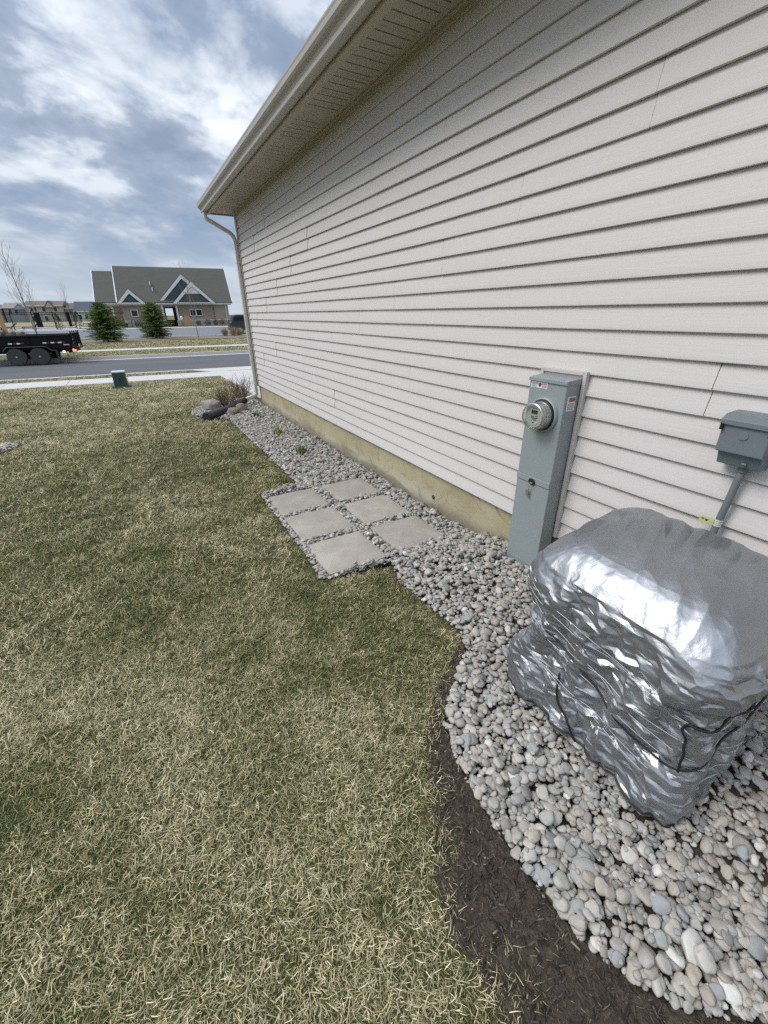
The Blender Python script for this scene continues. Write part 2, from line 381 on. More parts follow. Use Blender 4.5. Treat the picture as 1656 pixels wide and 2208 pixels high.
# cling film round the cover
m = bpy.data.materials.new('stretch_film'); m.use_nodes = True; t = NT(m.node_tree); t.n.clear()
out = t.new('ShaderNodeOutputMaterial'); tr = t.new('ShaderNodeBsdfTransparent'); gl = t.new('ShaderNodeBsdfGlossy'); gl.inputs['Roughness'].default_value = .12
gl.inputs['Color'].default_value = (.9, .9, .9, 1)
uvn = t.new('ShaderNodeAttribute', attribute_name='wrapco').outputs['Vector']
mpn = t.new('ShaderNodeMapping'); t.l.new(uvn, mpn.inputs[0]); mpn.inputs['Scale'].default_value = (1.6, 34, 1); mpn.inputs['Rotation'].default_value = (0, 0, R(-9))
nf = t.noise(mpn.outputs[0], 1.0, 4, .6, .4)
bn = t.new('ShaderNodeBump'); bn.inputs['Strength'].default_value = .35; bn.inputs['Distance'].default_value = .01
t.l.new(nf, bn.inputs['Height']); t.l.new(bn.outputs[0], gl.inputs['Normal'])
fac = t.math('MULTIPLY_ADD', t.smooth(nf, .55, .75), .13, .012)
mx = t.new('ShaderNodeMixShader'); t.l.new(fac, mx.inputs[0]); t.l.new(tr.outputs[0], mx.inputs[1]); t.l.new(gl.outputs[0], mx.inputs[2]); t.l.new(mx.outputs[0], out.inputs[0])
M['film'] = m
# clear meter cover
m = bpy.data.materials.new('clear_cover'); m.use_nodes = True; t = NT(m.node_tree); t.n.clear()
out = t.new('ShaderNodeOutputMaterial'); tr = t.new('ShaderNodeBsdfTransparent'); gl = t.new('ShaderNodeBsdfGlossy'); gl.inputs['Roughness'].default_value = .06
tr.inputs['Color'].default_value = (.90, .92, .90, 1)
lw = t.new('ShaderNodeLayerWeight'); lw.inputs[0].default_value = .35
mx = t.new('ShaderNodeMixShader'); t.l.new(t.math('MULTIPLY_ADD', lw.outputs['Facing'], .55, .05), mx.inputs[0]); t.l.new(tr.outputs[0], mx.inputs[1]); t.l.new(gl.outputs[0], mx.inputs[2]); t.l.new(mx.outputs[0], out.inputs[0])
M['clear'] = m

# ------------------------------------------------------------------ terrain
def sstep(a): a = min(1, max(0, a)); return a*a*(3-2*a)
ROAD0, ROAD1 = 16.55, 24.25
def gz(x, y):
    v = y+.1*x
    z = .14*sstep((2.55-y)/.75)*sstep((x+.95)/.55)
    if y < 14 and x < .5:
        z += .012*noise.noise((x*1.1, y*1.1, 3.0))
    z += .25*sstep((v-46)/20)
    return z
def ring_pts(poly): return [(p[0], p[1]) for p in poly]
def inside(poly, x, y):
    c = False; n = len(poly); j = n-1
    for i in range(n):
        xi, yi = poly[i]; xj, yj = poly[j]
        if (yi > y) != (yj > y) and x < (xj-xi)*(y-yi)/(yj-yi)+xi: c = not c
        j = i
    return c
BED = [(.04,-.42),(-.5,-.38),(-.8,-.31),(-1.0,-.225),(-1.16,-.12),(-1.255,-.05),(-1.32,.034),(-1.378,.153),(-1.4,.29),(-1.407,.436),(-1.396,.638),(-1.365,.832),(-1.308,1.0),(-1.193,1.118),(-1.05,1.22),(-.912,1.319),(-.85,1.42),(-.86,1.72),(-.88,2.09),(-.80,2.33),(-1.24,2.36),(-1.36,2.39),(-1.33,2.9),(-1.33,3.42),(-1.33,4.12),(-.88,4.25),(-.88,5.6),(-.90,7.0),(-.88,8.0),(-1.2,8.35),(-1.46,8.76),(-1.35,9.25),(-.9,9.72),(-.3,9.95),(.10,9.72),(.04,9.2)]
# one sheet to the horizon, in street coordinates (x, v = y + .1 x), with the road bed sunk below the lawns
xs = sorted(set([-900, -500, -250, -120, -70, -45, -30, -22, -16, -12, -9] + [round(-7+.5*i, 3) for i in range(8)] + [round(-3+.15*i, 3) for i in range(24)] + [.75, 1.5, 2.5, 4, 6, 9, 13, 18, 25, 40, 70, 120, 250, 500, 900]))
vsn = sorted(set([-200, -60, -20, -8, -4, -2.5] + [round(-1.5+.15*i, 3) for i in range(74)] + [10, 11, 12, 13, 14, 15, 16, ROAD0-.02, ROAD0, 18, 20, 22, ROAD1, ROAD1+.02, 25, 26.5, 28, 30, 34, 38, 42, 44, 47, 50, 55, 60, 66, 75, 90, 120, 170, 250, 500, 1000]))
g_ = MB(); vv = []
for v in vsn:
    for x in xs:
        y = v-.1*x; z = gz(x, y)
        if ROAD0-.001 <= v <= ROAD1+.001: z -= .14
        if -1.3 < x < 0 and -.4 < y < 9.3 and inside(BED, x, y): z -= .03      # bed dug out below its pebbles
        vv.append((x, y, z))
nx = len(xs)
g_.add(vv, [(j*nx+i, j*nx+i+1, (j+1)*nx+i+1, (j+1)*nx+i) for j in range(len(vsn)-1) for i in range(nx-1)])
struct(g_.build('ground', M['lawn'], smooth=True))

def strip(name, x0, x1, v0, v1, z, matr, n=12, thick=None, parent=None):
    b_ = MB(); vt = []
    for i in range(n+1):
        x = x0+(x1-x0)*i/n
        for v in (v0, v1):
            vt.append((x, v-.1*x, z+gz(x, v-.1*x)))
    b_.add(vt, [(2*i, 2*i+2, 2*i+3, 2*i+1) for i in range(n)])
    if thick:
        k = len(vt); b_.add([(p[0], p[1], p[2]-thick) for p in vt], [])
        b_.f += [(2*i, 2*i+2, k+2*i+2, k+2*i) for i in range(n)] + [(2*i+1, 2*i+3, k+2*i+3, k+2*i+1) for i in range(n)] + [(0, 1, k+1, k), (2*n, 2*n+1, k+2*n+1, k+2*n)]
    return b_.build(name, matr, parent)
struct(strip('road', -300, 300, ROAD0+.02, ROAD1-.02, -.134, M['asphalt'], 40))
kn = sub('kerb', None); struct(kn)
strip('near_kerb', -120, 120, ROAD0-.20, ROAD0+.02, .012, M['kerb'], 30, .2, kn)
strip('far_kerb', -120, 120, ROAD1-.02, ROAD1+.18, .015, M['kerb'], 30, .2, kn)
strip('gutter_pan', -120, 120, ROAD1-.42, ROAD1-.02, -.122, M['kerb'], 30, .05, kn)
# near footpath: separate slabs with open joints
sw = sub('footpath', None); struct(sw)
for i in range(-9, 8):
    x0 = i*1.5+.55
    strip('slab', x0+.006, x0+1.494, 14.2, 15.42, .022+.002*((i*7) % 3), M['walk'], 1, .12, sw)
fw = sub('far_footpath', None); struct(fw)
for i in range(-12, 16):
    strip('slab', i*1.5+.008, i*1.5+1.492, 27.9, 29.2, .03, M['walk'], 1, .12, fw)
dv = sub('driveway', None); struct(dv)
def dquad(pts, z=.028):
    b_ = MB(); b_.extrude(pts, z-.12, z, 'z'); b_.build('slab', M['walk'], dv)
dquad([(.13, 9.75), (3.1, 9.75), (3.1, 12.0), (.13, 12.0)]); dquad([(3.12, 9.75), (6.2, 9.75), (6.2, 12.0), (3.12, 12.0)])
dquad([(.12, 12.02), (3.1, 12.02), (3.1, 13.85), (.06, 14.16)]); dquad([(3.12, 12.02), (6.2, 12.02), (6.2, 13.5), (3.12, 13.83)])
dquad([(.04, 15.44), (3.1, 15.13), (3.1, 16.03), (-.55, 16.39)], .027); dquad([(3.12, 15.12), (6.2, 14.82), (6.8, 15.66), (3.12, 16.02)], .027)
# parking lot, pool deck, field path
struct(strip('parking_lot', -60, 60, 43.6, 62.0, .02, M['lot'], 24))
lk = sub('lot_kerb', None); struct(lk)
strip('front_kerb', -60, 60, 43.35, 43.6, .05, M['walk'], 24, .1, lk); strip('back_kerb', -60, 60, 62.0, 64.0, .06, M['walk'], 24, .1, lk)
struct(strip('pool_deck', -60, -6.0, 66, 84, .03, M['walk'], 10))
struct(strip('bare_field', -160, -1.0, 90, 150, .03, M['tan_grass'], 10))
b_ = MB(); b_.extrude([(-6.5, 37.2), (-3, 36.2), (1.5, 38.4), (6.5, 36.6), (12, 37.5), (12, 42), (2, 42.2), (-5, 42.4)], -.05, .03, 'z')
struct(b_.build('planting_strip', mat('strip_mulch', (.17, .135, .105), .95, 0, .3, 1.0, space='Generated')))

# ------------------------------------------------------------------ bed and mulch sheets
MUL = [(.04,-.9),(-.6,-.84),(-1.25,-.66),(-1.62,-.38),(-1.76,-.1),(-1.73,.187),(-1.70,.30),(-1.73,.41),(-1.69,.53),(-1.61,.65),(-1.53,.80),(-1.43,.97),(-1.25,1.16),(-1.06,1.28),(-.92,1.36),(-.85,1.42)]
def sheet(name, poly, matr, off, cell=.06):
    x0 = min(p[0] for p in poly); x1 = max(p[0] for p in poly); y0 = min(p[1] for p in poly); y1 = max(p[1] for p in poly)
    bm = bmesh.new(); f = bm.faces.new([bm.verts.new((p[0], p[1], 0)) for p in poly])
    for i in range(1, int((x1-x0)/cell)+1):
        bmesh.ops.bisect_plane(bm, geom=bm.verts[:]+bm.edges[:]+bm.faces[:], plane_co=(x0+i*cell, 0, 0), plane_no=(1, 0, 0))
    for i in range(1, int((y1-y0)/cell)+1):
        bmesh.ops.bisect_plane(bm, geom=bm.verts[:]+bm.edges[:]+bm.faces[:], plane_co=(0, y0+i*cell, 0), plane_no=(0, 1, 0))
    for v in bm.verts: v.co.z = gz(v.co.x, v.co.y)+off
    bmesh.ops.recalc_face_normals(bm, faces=bm.faces)
    me = bpy.data.meshes.new(name); bm.to_mesh(me); bm.free()
    for p in me.polygons: pass
    return link(name, me, matr, smooth=True)
mulch_poly = MUL + BED[:17][::-1]
struct(sheet('mulch_strip', mulch_poly, M['mulch'], .012, .08))
bed = struct(sheet('pebble_bed', BED, M['mulch'], -.003, .09))

# ------------------------------------------------------------------ paving slabs
SLABS = []
for r, (y0, y1) in enumerate([(2.395, 2.885), (2.975, 3.465), (3.545, 4.035)]):
    for c, (x0, x1) in enumerate([(-1.29, -.80), (-.70, -.21)]):
        rowt = ['nearest the meter pedestal', 'in the middle row', 'farthest from the meter pedestal'][r]
        colt = ['beside the lawn', 'beside the foundation'][c]
        b_ = MB(); n = 14; top = []
        hs = (x1-x0)/2
        for j in range(n+1):
            for i in range(n+1):
                x, y = -hs+2*hs*i/n, -hs+2*hs*j/n
                e = min(hs-abs(x), hs-abs(y)); rough_ = noise.noise((x*9+r*5, y*9+c*7, 2.0))*.0016
                wob = .004*noise.noise((x*6+r, y*6+c, 9.0)) if e < .01 else 0
                z = .0-(.006 if e < 1e-6 else 0)+rough_
                top.append((x+(wob if abs(x) > hs-.01 else 0), y+(wob if abs(y) > hs-.01 else 0), z))
        b_.add(top, [(j*(n+1)+i, j*(n+1)+i+1, (j+1)*(n+1)+i+1, (j+1)*(n+1)+i) for j in range(n) for i in range(n)])
        rim = [i for i in range(n+1)] + [j*(n+1)+n for j in range(1, n+1)] + [n*(n+1)+i for i in range(n-1, -1, -1)] + [j*(n+1) for j in range(n-1, 0, -1)]
        k = len(b_.v); b_.v += [(top[q][0], top[q][1], -.05) for q in rim]; L = len(rim)
        b_.f += [(rim[q], rim[(q+1) % L], k+(q+1) % L, k+q) for q in range(L)]
        o = b_.build('paving_slab', M['slab'], smooth='auto', loc=((x0+x1)/2, (y0+y1)/2, .034+.003*((r+c) % 2)), rz=R([.6, -.5, .3, .8, -.4, .2][r*2+c]))
        tag(o, 'square grey concrete paving slab %s, %s' % (colt, rowt), 'paving slab', 'stepping slabs set in the pebbles')
        SLABS.append((x0, x1, y0, y1))

# ------------------------------------------------------------------ pebbles: dropped one by one on a height field
def pebble_mesh(seed, subdiv):
    bm = bmesh.new(); bmesh.ops.create_icosphere(bm, subdivisions=subdiv, radius=1.0)
    rr = random.Random(seed); off = Vector((rr.random()*50, rr.random()*50, rr.random()*50)); ang = rr.uniform(.3, .6)
    cuts = [(Vector((rr.gauss(0, 1), rr.gauss(0, 1), rr.gauss(0, 1))).normalized(), rr.uniform(.62, .9)) for _ in range(rr.choice((1, 3, 4, 5)))]
    for v in bm.verts:
        p = v.co.copy()
        q = Vector([math.copysign(abs(c)**.86, c) for c in p])
        k = 1+ang*.55*noise.noise(p*1.15+off)+.10*noise.noise(p*2.6+off)
        q = q*k
        for nn, dd in cuts:
            ex = q.dot(nn)-dd
            if ex > 0: q = q-nn*ex*.82
        v.co = q
    V = [v.co.copy() for v in bm.verts]; Fc = [tuple(v.index for v in f.verts) for f in bm.faces]; bm.free(); return V, Fc
PM_hi = [pebble_mesh(s, 3) for s in range(8)]
PM_lo = [pebble_mesh(s, 2) for s in range(8)]
CELL = .008; BX0, BY0 = -1.55, -.55
NX, NY = int(1.7/CELL), int(10.7/CELL)
H = np.zeros((NY, NX)); OK = np.zeros((NY, NX), bool)
yy_ = BY0+(np.arange(NY)+.5)*CELL; xx_ = BX0+(np.arange(NX)+.5)*CELL
# scanline fill of the bed polygon
for j, y in enumerate(yy_):
    xsx = []
    n = len(BED)
    for i in range(n):
        (xa, ya), (xb, yb) = BED[i], BED[(i+1) % n]
        if (ya > y) != (yb > y): xsx.append(xa+(xb-xa)*(y-ya)/(yb-ya))
    xsx.sort()
    for a, bq in zip(xsx[::2], xsx[1::2]): OK[j] |= (xx_ > a-.005) & (xx_ < min(bq, .0))
for x0, x1, y0, y1 in SLABS:
    OK[np.ix_((yy_ > y0+.004) & (yy_ < y1-.004), (xx_ > x0+.004) & (xx_ < x1-.004))] = False
OK[np.ix_((yy_ > 1.52) & (yy_ < 1.795), xx_ > -.15)] = False
cells = np.argwhere(OK)
gzgrid = np.array([[gz(x, y) for x in xx_[::8]] for y in yy_[::8]])
STN = []
def drop(n, lo, hi, sel, keep=None):
    pool = cells[sel(xx_[cells[:, 1]], yy_[cells[:, 0]])]
    if len(pool) == 0: return
    idx = pool[RNG.integers(0, len(pool), n*2)]; made = 0
    for j, i in idx:
        if made >= n: break
        x, y = xx_[i], yy_[j]
        a = lo+(hi-lo)*RNG.random()**2.2
        b2 = a*RNG.uniform(.66, .92); c = a*RNG.uniform(.34, .54); th = RNG.uniform(0, math.pi)
        nearslab = False
        ri = int(a/CELL)+1
        j0, j1, i0, i1 = max(0, j-ri), min(NY, j+ri+1), max(0, i-ri), min(NX, i+ri+1)
        X = xx_[i0:i1][None, :]-x; Y = yy_[j0:j1][:, None]-y
        U = X*math.cos(th)+Y*math.sin(th); W = -X*math.sin(th)+Y*math.cos(th)
        d2 = (U/a)**2+(W/b2)**2; msk = d2 < .8
        if not msk.any(): continue
        okf = OK[j0:j1, i0:i1][msk].mean()
        if okf < .93: continue
        hh = H[j0:j1, i0:i1]; hv = hh[msk]
        base = .45*hv.max()+.55*hv.mean()
        if base > .058: continue
        gy, gx = 0.0, 0.0
        if hv.size > 6:
            w_ = U[msk]; gx = float((w_*hv).sum()/(w_*w_).sum()); w_ = W[msk]; gy = float((w_*hv).sum()/(w_*w_).sum())
        zc = base+c*.72
        hh[msk] = np.maximum(hv, zc+c*np.sqrt(1-d2[msk]/1.0)*.8)
        STN.append((x, y, zc+gzgrid[min(j//8, gzgrid.shape[0]-1), min(i//8, gzgrid.shape[1]-1)]+.006, a, b2, c, th, max(-.5, min(.5, gx)), max(-.5, min(.5, gy)), RNG.random(), int(RNG.integers(0, 8))))
        made += 1
under = lambda x, y: ~((x > -.80) & (x < -.30) & (y > .35) & (y < .95))
near_ = lambda x, y: (y < 1.5) & under(x, y)
midr = lambda x, y: (y > 1.2) & (y < 4.4)
farr = lambda x, y: y > 4.0
drop(1200, .012, .027, near_); drop(1800, .012, .028, midr); drop(3600, .013, .030, farr)
drop(1300, .012, .032, near_); drop(2100, .012, .031, midr); drop(3200, .013, .031, farr)
drop(34, .032, .047, near_); drop(24, .028, .038, midr)
drop(1900, .009, .030, near_); drop(1700, .010, .029, midr); drop(1500, .013, .030, farr)
for rep_ in range(3):
    cells = np.argwhere(OK & (H < .004)); 
    if len(cells) > 50: drop(2600, .009, .022, under)
for rep_ in range(4):          # larger bare patches first
    un = (OK & (H < .004)).astype(np.float32); acc = np.zeros_like(un)
    for a_ in range(-3, 4):
        for b2 in range(-3, 4): acc += np.roll(np.roll(un, a_, 0), b2, 1)
    cells = np.argwhere(OK & (acc > 30))
    if len(cells) > 20: drop(900, .013, .026, under)
def in_frame(p):
    d = Vector(p)-CAM; z = d.dot(cf)
    if z <= .05: return None
    x, y = 828+F_PX*d.dot(cr)/z, 1104-F_PX*d.dot(cu)/z
    return (x, y, z) if -10 < x < 1666 and -10 < y < 2218 else None
def stone_matrix(s):
    x, y, z, a, b2, c, th, gx, gy, rn_, var_ = s
    return Matrix.Translation((x, y, z)) @ Matrix.Rotation(th, 4, 'Z') @ Matrix.Rotation(-math.atan(gx), 4, 'Y') @ Matrix.Rotation(math.atan(gy), 4, 'X') @ Matrix.Diagonal((a, b2, c, 1))
score = []
for k, s in enumerate(STN):
    q = in_frame(s[:3])
    cell = H[min(NY-1, int((s[1]-BY0)/CELL)), min(NX-1, int((s[0]-BX0)/CELL))]
    ztop = s[2]+s[5]*.8-gz(s[0], s[1])
    hidden = ztop < cell-.012 or (-1.0 < s[0] < -.25 and .2 < s[1] < 1.05)
    score.append((0 if (q is None or hidden) else s[3]*s[4]/q[2]**2*(1+.4*k/len(STN)), k))
score.sort(reverse=True); single = set(k for _, k in score[:300])
pm_single = []
for V, Fc in PM_lo:
    me = bpy.data.meshes.new('pebble'); me.from_pydata(V, [], Fc); me.materials.append(M['pebble_o']); me.polygons.foreach_set('use_smooth', [True]*len(Fc)); me.update(); pm_single.append(me)
pm_hi = []
for V, Fc in PM_hi:
    me = bpy.data.meshes.new('pebble'); me.from_pydata(V, [], Fc); me.materials.append(M['pebble_o']); me.polygons.foreach_set('use_smooth', [True]*len(Fc)); me.update(); pm_hi.append(me)
def joined(name, items, matr, parent=None):
    vs_, fs_, rnds, o = [], [], [], 0
    for Mx, (V, Fc), rn_ in items:
        A = np.array(V); Mn = np.array(Mx); vs_.append(A @ Mn[:3, :3].T+Mn[:3, 3]); fs_.append(np.array(Fc)+o); rnds.append(np.full(len(A), rn_)); o += len(A)
    vs_ = np.concatenate(vs_); fs_ = np.concatenate(fs_); rnds = np.concatenate(rnds)
    me = bpy.data.meshes.new(name); nv, nf = len(vs_), len(fs_); kf = fs_.shape[1]
    me.vertices.add(nv); me.vertices.foreach_set('co', vs_.ravel().astype(np.float32))
    me.loops.add(nf*kf); me.loops.foreach_set('vertex_index', fs_.ravel().astype(np.int32))
    me.polygons.add(nf); me.polygons.foreach_set('loop_start', np.arange(nf, dtype=np.int32)*kf)
    me.polygons.foreach_set('use_smooth', [True]*nf)
    me.update(calc_edges=True); me.validate()
    at = me.attributes.new('rnd', 'FLOAT', 'POINT'); at.data.foreach_set('value', rnds.astype(np.float32))
    return link(name, me, matr, parent)
items = []
for k, s in enumerate(STN):
    if k in single:
        o = bpy.data.objects.new('pebble', pm_hi[s[10]]); COL.objects.link(o); o.parent = bed; o.matrix_world = stone_matrix(s)
    else:
        dist = (Vector(s[:3])-CAM).length
        items.append((stone_matrix(s), PM_lo[s[10]], s[9]))
struct(joined('pebbles', items, M['pebble'], bed), 'stuff')

# ------------------------------------------------------------------ mulch chips and stray straw
def chip_geom():
    V = [(-1, -.3, 0), (1, -.25, .1), (.9, .3, 0), (-.8, .35, .1), (-.9, 0, .5), (.8, .05, .45)]
    Fc = [(0, 1, 5), (0, 5, 4), (1, 2, 5), (2, 3, 4), (2, 4, 5), (3, 0, 4)]
    return V, Fc
cg = chip_geom(); items = []
tries = 0
while len(items) < 12000 and tries < 60000:
    tries += 1
    x, y = random.uniform(-1.85, -.2), random.uniform(-.75, 1.5)
    if inside(BED, x, y): continue
    inm = inside(mulch_poly, x, y)
    if not inm: continue
    l = random.choice((.0025, .003, .004, .006, .010))*random.uniform(.8, 1.5)
    Mx = Matrix.Translation((x, y, gz(x, y)+.012+random.uniform(0, .008))) @ Matrix.Rotation(random.uniform(0, 6.28), 4, 'Z') @ Matrix.Rotation(random.gauss(0, .3), 4, 'Y') @ Matrix.Diagonal((l, l*random.uniform(.3, .8), l*.5, 1))
    items.append((Mx, cg, random.random()))
o = joined('bark_chips', items, M['chip']); struct(o, 'stuff')

# ------------------------------------------------------------------ lawn blades (tufts scattered by geometry nodes, one object)
def dist_to_poly(poly, x, y):
    d = 9
    for i in range(len(poly)):
        (xa, ya), (xb, yb) = poly[i], poly[(i+1) % len(poly)]
        L2 = (xb-xa)**2+(yb-ya)**2; tt = 0 if L2 == 0 else max(0, min(1, ((x-xa)*(xb-xa)+(y-ya)*(yb-ya))/L2))
        d = min(d, math.hypot(x-xa-tt*(xb-xa), y-ya-tt*(yb-ya)))
    return d
tv, tf, trnd, talong, ttile = [], [], [], [], []
NT_ = 8
for k in range(NT_):
    rr = random.Random(100+k); nb = 50
    comb_a = rr.uniform(0, 6.28)
    for q in range(nb):
        bx, by = rr.gauss(0, .022), rr.gauss(0, .022)
        rn_ = rr.random()
        dead = rn_ > .5
        L = rr.uniform(.018, .044) if dead else rr.uniform(.018, .038)
        wd = rr.uniform(.0007, .0013)
        az = comb_a+rr.gauss(0, 1.3); lean = rr.uniform(R(38), R(86)) if dead else rr.uniform(R(12), R(62))
        d = Vector((math.cos(az)*math.sin(lean), math.sin(az)*math.sin(lean), math.cos(lean)))
        s_ = Vector((-math.sin(az), math.cos(az), 0))*wd
        if rr.random() < .4: s_ = (s_.normalized()+Vector((0, 0, .8))).normalized()*wd
        p0 = Vector((bx, by, rr.uniform(-.004, .012) if dead else -.003)); p1 = p0+d*L*.55; d2 = (d+Vector((rr.gauss(0, .3), rr.gauss(0, .3), -.35 if not dead else rr.gauss(-.1, .2)))).normalized(); p2 = p1+d2*L*.5
        if p2.z < .001: p2.z = .001+.004*rr.random()
        o0 = len(tv); tv += [p0-s_, p0+s_, p1+s_*.9, p1-s_*.9, p2]; tf += [(o0, o0+1, o0+2, o0+3), (o0+3, o0+2, o0+4)]
        trnd += [rn_]*5; talong += [0, 0, .55, .55, 1]; ttile += [k]*5
pts, prot, pscl = [], [], []
def scatter(x0, x1, y0, y1, sp, cond, scl):
    nx_, ny_ = int((x1-x0)/sp), int((y1-y0)/sp)
    for j in range(ny_):
        for i in range(nx_):
            x = x0+(i+random.uniform(0, 1))*sp; y = y0+(j+random.uniform(0, 1))*sp
            k_ = cond(x, y)
            if k_ and random.random() < k_:
                pts.append((x, y, gz(x, y)+.001)); prot.append((random.gauss(0, .12), random.gauss(0, .12), random.uniform(0, 6.283)))
                pscl.append(scl*random.uniform(.75, 1.25))
allbed = BED; 
def lawn_ok(x, y):
    if x > .1 and y < 9.7: return 0
    if y+.1*x > 14.15 or (x > .08 and y > 9.6): return 0
    if x < -6.2-.25*y: return 0
    if x > -1.9 or y > 7.8:
        if inside(BED, x, y): return 0
        if inside(mulch_poly, x, y):
            d = dist_to_poly(MUL, x, y); return max(.025, .70-d*5.2)*(1 if noise.noise((x*4, y*4, 0)) > -.2 else .35)
        db = dist_to_poly(BED, x, y)
        if db < .02: return 0
        if db < .05: return .5
        dm = dist_to_poly(MUL, x, y)
        if dm < .16: return .8
    if (x+4.3)**2+(y-7.85)**2 < .32**2: return 0
    return 1
def rngd(x, y): return math.hypot(x-CAM.x, y-CAM.y)
scatter(-4.2, .1, -.3, 3.2, .029, lambda x, y: lawn_ok(x, y) if rngd(x, y) < 2.6 else 0, .88)
scatter(-7.4, .1, -.3, 6.0, .046, lambda x, y: lawn_ok(x, y) if 2.6 <= rngd(x, y) < 5.0 else 0, 1.1)
scatter(-6.4, .1, -3.0, -.3, .050, lawn_ok, 1.25)
scatter(-10.0, .2, -.3, 15, .070, lambda x, y: lawn_ok(x, y) if rngd(x, y) >= 5.0 else 0, 1.25)
def verge(x, y):
    v = y+.1*x; return 1 if 15.46 < v < 16.32 and not (x > -.5+(v-15.46)*-.6 and x < 6.8) else 0
scatter(-9, 8, 14.5, 17.5, .09, verge, 1.3)
scatter(-12, 12, 23, 29, .17, lambda x, y: 1 if 24.5 < y+.1*x < 27.85 else 0, 1.7)
scatter(-14, 14, 28, 38, .24, lambda x, y: 1 if 29.3 < y+.1*x < 36.5 else 0, 2.0)
me = bpy.data.meshes.new('grass'); nt_ = len(tv)
me.from_pydata([tuple(p) for p in tv]+pts, [], tf); me.materials.append(M['blade']); me.update()
def fattr(name, vals, typ='FLOAT'):
    a = me.attributes.new(name, typ, 'POINT'); a.data.foreach_set('vector' if typ == 'FLOAT_VECTOR' else 'value', np.array(vals, dtype=np.int32 if typ == 'INT' else np.float32).ravel())
npnt = len(pts)
fattr('rnd', trnd+[0]*npnt); fattr('along', talong+[0]*npnt); fattr('tile', ttile+[-1]*npnt, 'INT')
fattr('prot', [(0, 0, 0)]*nt_+prot, 'FLOAT_VECTOR'); fattr('pscl', [1]*nt_+pscl); fattr('pvar', [0]*nt_+[random.randrange(NT_) for _ in range(npnt)], 'INT')
grass = link('grass', me, None); struct(grass, 'stuff')
ng = bpy.data.node_groups.new('scatter_grass', 'GeometryNodeTree')
ng.interface.new_socket('Geometry', in_out='INPUT', socket_type='NodeSocketGeometry'); ng.interface.new_socket('Geometry', in_out='OUTPUT', socket_type='NodeSocketGeometry')
gi, go = ng.nodes.new('NodeGroupInput'), ng.nodes.new('NodeGroupOutput')
def named(nm, typ):
    nd = ng.nodes.new('GeometryNodeInputNamedAttribute'); nd.data_type = typ; nd.inputs['Name'].default_value = nm
    return [o_ for o_ in nd.outputs if o_.enabled][0]
tile_attr = named('tile', 'INT')
def pick(val):
    cmp_ = ng.nodes.new('FunctionNodeCompare'); cmp_.data_type = 'INT'; cmp_.operation = 'EQUAL'
    ins = [s for s in cmp_.inputs if s.enabled]; ng.links.new(tile_attr, ins[0]); ins[1].default_value = val
    sp_ = ng.nodes.new('GeometryNodeSeparateGeometry'); sp_.domain = 'POINT'
    ng.links.new(gi.outputs[0], sp_.inputs['Geometry']); ng.links.new([o_ for o_ in cmp_.outputs if o_.enabled][0], sp_.inputs['Selection']); return sp_.outputs[0]
jn = ng.nodes.new('GeometryNodeJoinGeometry')
for k in range(NT_):
    g2 = ng.nodes.new('GeometryNodeGeometryToInstance'); ng.links.new(pick(k), g2.inputs[0]); ng.links.new(g2.outputs[0], jn.inputs[0])
mp_ = ng.nodes.new('GeometryNodeMeshToPoints'); ng.links.new(pick(-1), mp_.inputs['Mesh'])
ip = ng.nodes.new('GeometryNodeInstanceOnPoints'); ng.links.new(mp_.outputs[0], ip.inputs['Points']); ng.links.new(jn.outputs[0], ip.inputs['Instance'])
ip.inputs['Pick Instance'].default_value = True
ng.links.new(named('pvar', 'INT'), ip.inputs['Instance Index']); ng.links.new(named('pscl', 'FLOAT'), ip.inputs['Scale'])
e2r = ng.nodes.new('FunctionNodeEulerToRotation'); ng.links.new(named('prot', 'FLOAT_VECTOR'), e2r.inputs[0]); ng.links.new(e2r.outputs[0], ip.inputs['Rotation'])
ng.links.new(ip.outputs[0], go.inputs[0])
md = grass.modifiers.new('scatter', 'NODES'); md.node_group = ng

# ------------------------------------------------------------------ the house
ZS, EX = .40, .1143            # bottom of the siding, height of a course
YC, Y_BACK, ZSOF = 9.10, -3.2, .40+26*.1143
house = thing('house', 'beige vinyl sided house with grey gutter along the eave', 'house')
MB().box(.020, 9.0, Y_BACK, YC+.10, -.3, ZS+.03).build('foundation', M['foundation'], house)
hw = MB().box(.012, 9.0, Y_BACK, YC+.09, ZS+.03, ZSOF+.2).build('siding', M['wrap'], house)
SEAMS = {18: 1.45, 16: 2.17, 22: 3.17, 20: 3.92, 24: 5.46, 8: .90, 14: 2.90, 12: 3.60, 10: 4.32, 6: 3.32, 4: 4.21, 2: 5.11, 0: 6.01}
def panel(y0, y1, k, proud):
    prof = []                  # two courses: (x, z)
    for c in range(2):
        zb = ZS+(k+c)*EX
        prof += [(.010, zb+.003), (-.0115, zb), (-.0155, zb+.003), (-.0155, zb+.010)]
        for q in range(1, 6): prof.append((-.0155+.0180*q/5, zb+.010+(EX-.0085)*q/5))
    n = max(2, int((y1-y0)/.16)); b_ = MB(); vt = []; m_ = len(prof)
    for i in range(n+1):
        y = y0+(y1-y0)*i/n
        for x, z in prof:
            d = .0011*noise.noise((y*1.6, z*9.0, k*3.1))
            vt.append((x-proud+d, y, z+.0008*noise.noise((y*.9, k*2.0, 7.0))))
    b_.add(vt, [(i*m_+q, i*m_+q+1, (i+1)*m_+q+1, (i+1)*m_+q) for i in range(n) for q in range(m_-1)])
    for i in (0, n):
        for c in range(2):
            a0 = i*m_+c*9; b_.f.append((a0+1, a0+2, a0+3, a0+8, a0))
    return b_.build('siding_panel', M['siding'], hw, smooth='auto')
